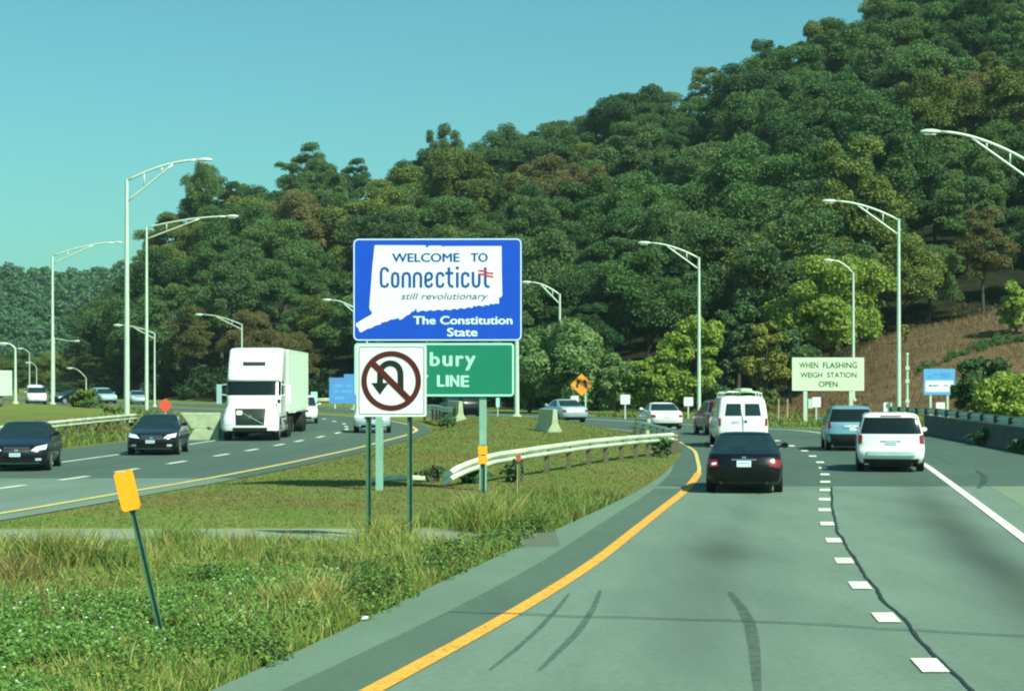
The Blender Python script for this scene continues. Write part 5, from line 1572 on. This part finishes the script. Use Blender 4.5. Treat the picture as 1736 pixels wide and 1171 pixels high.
LEFTW = lambda y: np.maximum(OPE(y) + .3, -.33 * y - 1.5)
RIGHTW = lambda y: LED(y) - .02
Vs, Cs = [], []
def addg(n, y0, y1, cols, wts, h0, h1, wd, lean, xl=LEFTW, xr=RIGHTW, mask=None):
    x, y = scatter(n, y0, y1, xl, xr)
    if mask is not None:
        k = mask(x, y); x, y = x[k], y[k]
    n = len(x)
    h = r.uniform(h0, h1, n) * (.75 + .35 * (vnoise(x, y, 1.1, 2) + .5))
    V, C = blades(x, y, terrain(x, y) - .02, np.maximum(h * foot(x, y), .03), wd * r.uniform(.7, 1.4, n), lean, r, pal(r, n, cols, wts))
    Vs.append(V); Cs.append(C)
far_zone = lambda x, y: (vnoise(x, y, 2.2, 1) > -.25) & (y > 22)
addg(85000, 13, 31.6, [GREEN, OLIVE, STRAW, DGREEN], [6, 5, 1.0, 1.5], .08, .25, .013, .7)
addg(30000, 20, 31.8, [OLIVE, STRAW, BRN, GREEN], [4, 1.4, 1.6, 3], .14, .40, .014, .5, mask=far_zone)
addg(7000, 13, 31, [STRAW, OLIVE, GREEN], [1.5, 2, 3], .18, .45, .013, .55, xl=lambda y: LED(y) - 1.6)
addg(1400, 19, 30, [STRAW, BRN], [3, 2], .45, .85, .012, .35, mask=lambda x, y: vnoise(x, y, 1.6, 4) > .3)
# big tussock at the left, tall tufts by the sign posts
for (px, py, rad, hh, n, cols, wts) in ((95, 985, .55, .75, 900, [OLIVE, STRAW, DGREEN], [4, 2, 2]), (30, 1010, .4, .5, 400, [BRN, OLIVE], [3, 2]), (170, 985, .45, .45, 400, [DGREEN, OLIVE], [3, 2]),
                                     (300, 935, .5, .5, 350, [OLIVE, GREEN], [2, 2]), (812, 905, .45, .85, 420, [OLIVE, GREEN, STRAW], [3, 3, 2]), (845, 890, .4, .8, 300, [OLIVE, STRAW], [3, 2]), (660, 925, .5, .5, 350, [OLIVE, STRAW], [3, 1]),
                                     (545, 1040, .35, .55, 380, [STRAW, OLIVE], [4, 2]), (500, 1050, .3, .5, 260, [STRAW, OLIVE], [3, 2])):
    gx, gy = G(px, py)
    x = gx + r.normal(0, rad * .55, n); y = gy + r.normal(0, rad * .6, n)
    k = (x < LED(y) - .05); x, y = x[k], y[k]; n2_ = len(x)
    V, C = blades(x, y, terrain(x, y) - .02, hh * r.uniform(.5, 1.1, n2_), .018 * r.uniform(.7, 1.4, n2_), .6, r, pal(r, n2_, cols, wts))
    Vs.append(V); Cs.append(C)
o = link('tall_grass', quads_mesh('tall_grass', np.concatenate(Vs), M['blade'], np.concatenate(Cs)))
tag(o, 'rough unmown grass and straw in the near roadside field', 'grass', kind='stuff')
# leafy weeds
Vs, Cs = [], []
def weed(gx, gy, rad, hh, n, cols, wts, leaf=.025):
    n = int(n * 1.7)
    d = r.normal(0, 1, (n, 3)); d /= np.linalg.norm(d, axis=1)[:, None]; d[:, 2] = np.abs(d[:, 2])
    q = r.uniform(.35, 1, n)[:, None] ** .6
    P = np.array([gx, gy, tz(gx, gy)]) + d * q * np.array([rad, rad, hh])
    V = leaves(P, d * np.array([1, 1, .8]) + np.array([0, 0, .5]), leaf, r, .5)
    Vs.append(V); Cs.append(pal(r, n, cols, wts))
cnt = 0
while cnt < 110:                                         # dark leafy band along the pavement edge
    y = r.uniform(14.5, 33.5); x = float(LED(y)) - abs(r.normal(0, .55)) - .12
    s_ = r.uniform(.7, 1.3)
    if vnoise(x, y, 1.4, 6) < -.15: continue
    weed(x, y, .17 * s_, .27 * s_, int(80 * s_), [DGREEN, GREEN, OLIVE], [4, 3, 2]); cnt += 1
for px, py, hh in ((880, 915, .5), (900, 905, .55), (915, 903, .45), (860, 930, .5), (835, 945, .45), (770, 975, .55), (745, 985, .55), (790, 962, .5), (660, 1030, .5), (640, 1040, .55), (620, 1035, .55), (610, 1052, .4), (690, 1015, .5), (430, 1130, .3), (455, 1120, .3), (355, 1010, .4), (560, 985, .35), (600, 990, .35), (475, 975, .35), (640, 1000, .5)):
    gx, gy = G(px, py)
    gx = min(gx, float(LED(gy)) - .18)
    weed(gx, gy, .30, hh, 260, [DGREEN, (.05, .07, .025), GREEN], [5, 2, 2])
for i in range(180):                                     # scattered broad-leaved weeds
    y = r.uniform(14, 31); x = r.uniform(float(LEFTW(y)), float(LED(y)) - .2)
    s_ = r.uniform(.5, 1.1)
    if foot(x, y) < .6: continue
    weed(x, y, .22 * s_, .26 * s_, int(60 * s_), [GREEN, DGREEN, OLIVE], [4, 3, 2])
o = link('leafy_weeds', quads_mesh('leafy_weeds', np.concatenate(Vs), M['blade'], np.concatenate(Cs)))
tag(o, 'dark leafy weeds along the pavement edge and through the field', 'weeds', kind='stuff')
n = 130000                                                # low broad leaves through the whole near field
x, y = scatter(n, 14, 31.5, LEFTW, lambda y: LED(y) - .15)
n = len(x)
zh = .03 + (.10 + .09 * vnoise(x, y, 1.3, 5)) * r.random(n)
P = np.stack([x, y, terrain(x, y) + np.maximum(zh * foot(x, y), .02)], -1)
pn = vnoise(x, y, 1.9, 8)
C = np.where((pn > .15)[:, None], pal(r, n, [OLIVE, GREEN, (.20, .17, .06)], [4, 3, 2]), pal(r, n, [GREEN, DGREEN, OLIVE], [5, 3, 2]))
o = link('low_weeds', quads_mesh('low_weeds', leaves(P, np.tile([0, -.2, 1.0], (n, 1)), .020, r, .7, (.4, .9)), M['blade'], C))
tag(o, 'low broad leaved weeds carpeting the near roadside field', 'weeds', kind='stuff')
# clover carpet with small pale flowers
n = 95000
x, y = scatter(n, 15, 26.5, LEFTW, lambda y: LED(y) - .5)
k = (vnoise(x, y, 2.6, 9) + .9 - np.abs(y - 20.5) * .20 > .05); x, y = x[k], y[k]; n = len(x)
hz_ = .08 + .15 * r.random(n) + .05 * vnoise(x, y, .7, 3)
P = np.stack([x, y, terrain(x, y) + hz_ * foot(x, y)], -1)
V = leaves(P, np.tile([0, -.15, 1.0], (n, 1)), .021, r, .55, (.7, 1.0))
C = pal(r, n, [(.115, .250, .050), (.180, .335, .080), (.070, .155, .036)], [4, 3, 2])
nf = 520
i = r.integers(0, n, nf)
Pf = P[i] + np.array([0, 0, .06])
Vf = leaves(Pf, np.tile([0, -.5, 1.0], (nf, 1)), .016, r, .3, (.8, 1.0))
o = link('clover', quads_mesh('clover', np.concatenate([V, Vf]), M['blade'], np.concatenate([C, pal(r, nf, [(.62, .72, .55)], [1], .1)])))
tag(o, 'bright green clover patch dotted with tiny pale flowers', 'clover', kind='stuff')
# mown grass of the median and verges
Vs, Cs = [], []
MOWN = [(.200, .245, .060), (.135, .225, .050), (.225, .180, .062), (.165, .130, .050)]
def patch_cols(x, y, n):
    t = vnoise(x * .6, y, 4.0, 12) + .35 * vnoise(x, y, .9, 2)
    c = np.where((t > .34)[:, None], pal(r, n, MOWN[2:], [3, 2], .2), pal(r, n, MOWN[:2], [3, 3], .2))
    return c
def mown(n, y0, y1, xl, xr, h0, h1, wd):
    u_ = r.random(n)
    y = y0 * (y1 / y0) ** u_
    a, b = xl(y), xr(y)
    x = a + (b - a) * r.random(n)
    k = b > a
    x, y = x[k], y[k]; n = len(x)
    V, C = blades(x, y, terrain(x, y) - .01, r.uniform(h0, h1, n), wd * y / 50 * r.uniform(.6, 1.3, n), .9, r, patch_cols(x, y, n))
    Vs.append(V); Cs.append(C)
mown(80000, 36.4, 122, lambda y: OPE(y) + .1, lambda y: LED(y) - .1, .02, .055, .035)
mown(9000, 58, 150, lambda y: OPL(y) - 6, lambda y: OPL(y) - .5, .12, .5, .05)
mown(6000, 40, 58, lambda y: OPL(y) - 5, lambda y: OPL(y) - .5, .12, .4, .05)
mown(9000, 110, 145, lambda y: np.maximum(REDGE(y), 6) + .2, lambda y: np.maximum(REDGE(y), 8) + 14, .12, .45, .045)
mown(6000, 60, 100, lambda y: REDGE(y) + 2.0, lambda y: REDGE(y) + 12, .15, .6, .05)
mown(7000, 36.0, 46, lambda y: LED(y) - 3, lambda y: LED(y) - .05, .1, .3, .03)
o = link('mown_grass', quads_mesh('mown_grass', np.concatenate(Vs), M['blade'], np.concatenate(Cs)))
tag(o, 'short dry mown grass of the median and road verges', 'grass', kind='stuff')
n = 26000
px = r.uniform(1190, 1900, n); y = r.uniform(126, 196, n); x = (px - CX) * y / F
V, C = blades(x, y, terrain(x, y) - .03, r.uniform(.12, .5, n) * (1 + .6 * vnoise(x, y, 3, 3)).clip(.3, 2), .055 * r.uniform(.6, 1.4, n), .8, r, pal(r, n, [(.185, .125, .064), (.22, .155, .076), (.14, .10, .05), (.13, .13, .05)], [4, 3, 3, 1.2], .3))
o = link('dry_grass', quads_mesh('dry_grass', V, M['blade'], C))
tag(o, 'dry brown grass tufts on the bare slope', 'grass', kind='stuff')
Vs = []
for i in range(105):  # low shrubs added where the slope shows diagonal shadow bands
    if i < 65:
        px = r.uniform(1545, 1800); yrow = np.interp(px, [1545, 1600, 1680, 1800], [640, 612, 585, 566]) + r.normal(0, 2.2)
    else:
        px = r.uniform(1210, 1380); yrow = np.interp(px, [1210, 1380], [692, 650]) + r.normal(0, 6)
    dd_ = np.arange(118, 190, .5); xx = (px - CX) * dd_ / F
    rowp = HY + (H - terrain(xx, dd_)) * F / dd_
    j = int(np.argmin(np.abs(rowp - yrow)))
    V = lowU[r.integers(3)].copy(); s_ = r.uniform(.13, .32)
    a = r.uniform(0, 6.28); ca, sa = math.cos(a), math.sin(a)
    V = np.stack([V[..., 0] * ca - V[..., 1] * sa, V[..., 0] * sa + V[..., 1] * ca, V[..., 2]], -1) * s_
    Vs.append(V + np.array([xx[j], dd_[j], tz(xx[j], dd_[j]) - .1]))
o = link('shadow_scrub', quads_mesh('shadow_scrub', np.concatenate(Vs), M['leaf_dark']))
tag(o, 'low dark shrubs added to stand for shadow bands on the brown slope', 'shadow_scrub', kind='stuff')
# litter on the pavement edge
for px, py, lab in ((617, 1056, 'crumpled white scrap of litter at the edge of the near grass'), (905, 0, '')):
    if not lab: continue
    gx, gy = G(px, py)
    o = MB()
    rr_ = random.Random(4)
    vs = [(rr_.uniform(-.06, .06), rr_.uniform(-.04, .04), rr_.uniform(0, .06)) for _ in range(14)]
    me = bpy.data.meshes.new('litter'); bm = bmesh.new()
    for v in vs: bm.verts.new(v)
    bmesh.ops.convex_hull(bm, input=bm.verts); bm.to_mesh(me); bm.free(); me.materials.append(M['white_sheet'])
    ob = link('litter', me); ob.location = (gx, gy, .03); tag(ob, lab, 'litter')

# ------------------------------------------------------------------ air
hb = MB().box(-900, 900, -40, 1050, -2.5, 140).build('haze', bpy.data.materials.new('air'))
hm = hb.data.materials[0]; hm.use_nodes = True
t = hm.node_tree; t.nodes.remove(t.nodes['Principled BSDF'])
pv = t.nodes.new('ShaderNodeVolumePrincipled')
pv.inputs['Color'].default_value = (.62, .86, .88, 1)
pv.inputs['Density'].default_value = .00011
pv.inputs['Anisotropy'].default_value = .0
t.links.new(pv.outputs[0], t.nodes['Material Output'].inputs['Volume'])
tag(hb, 'thin pale haze in the air over the road and hillside', 'haze', kind='stuff')
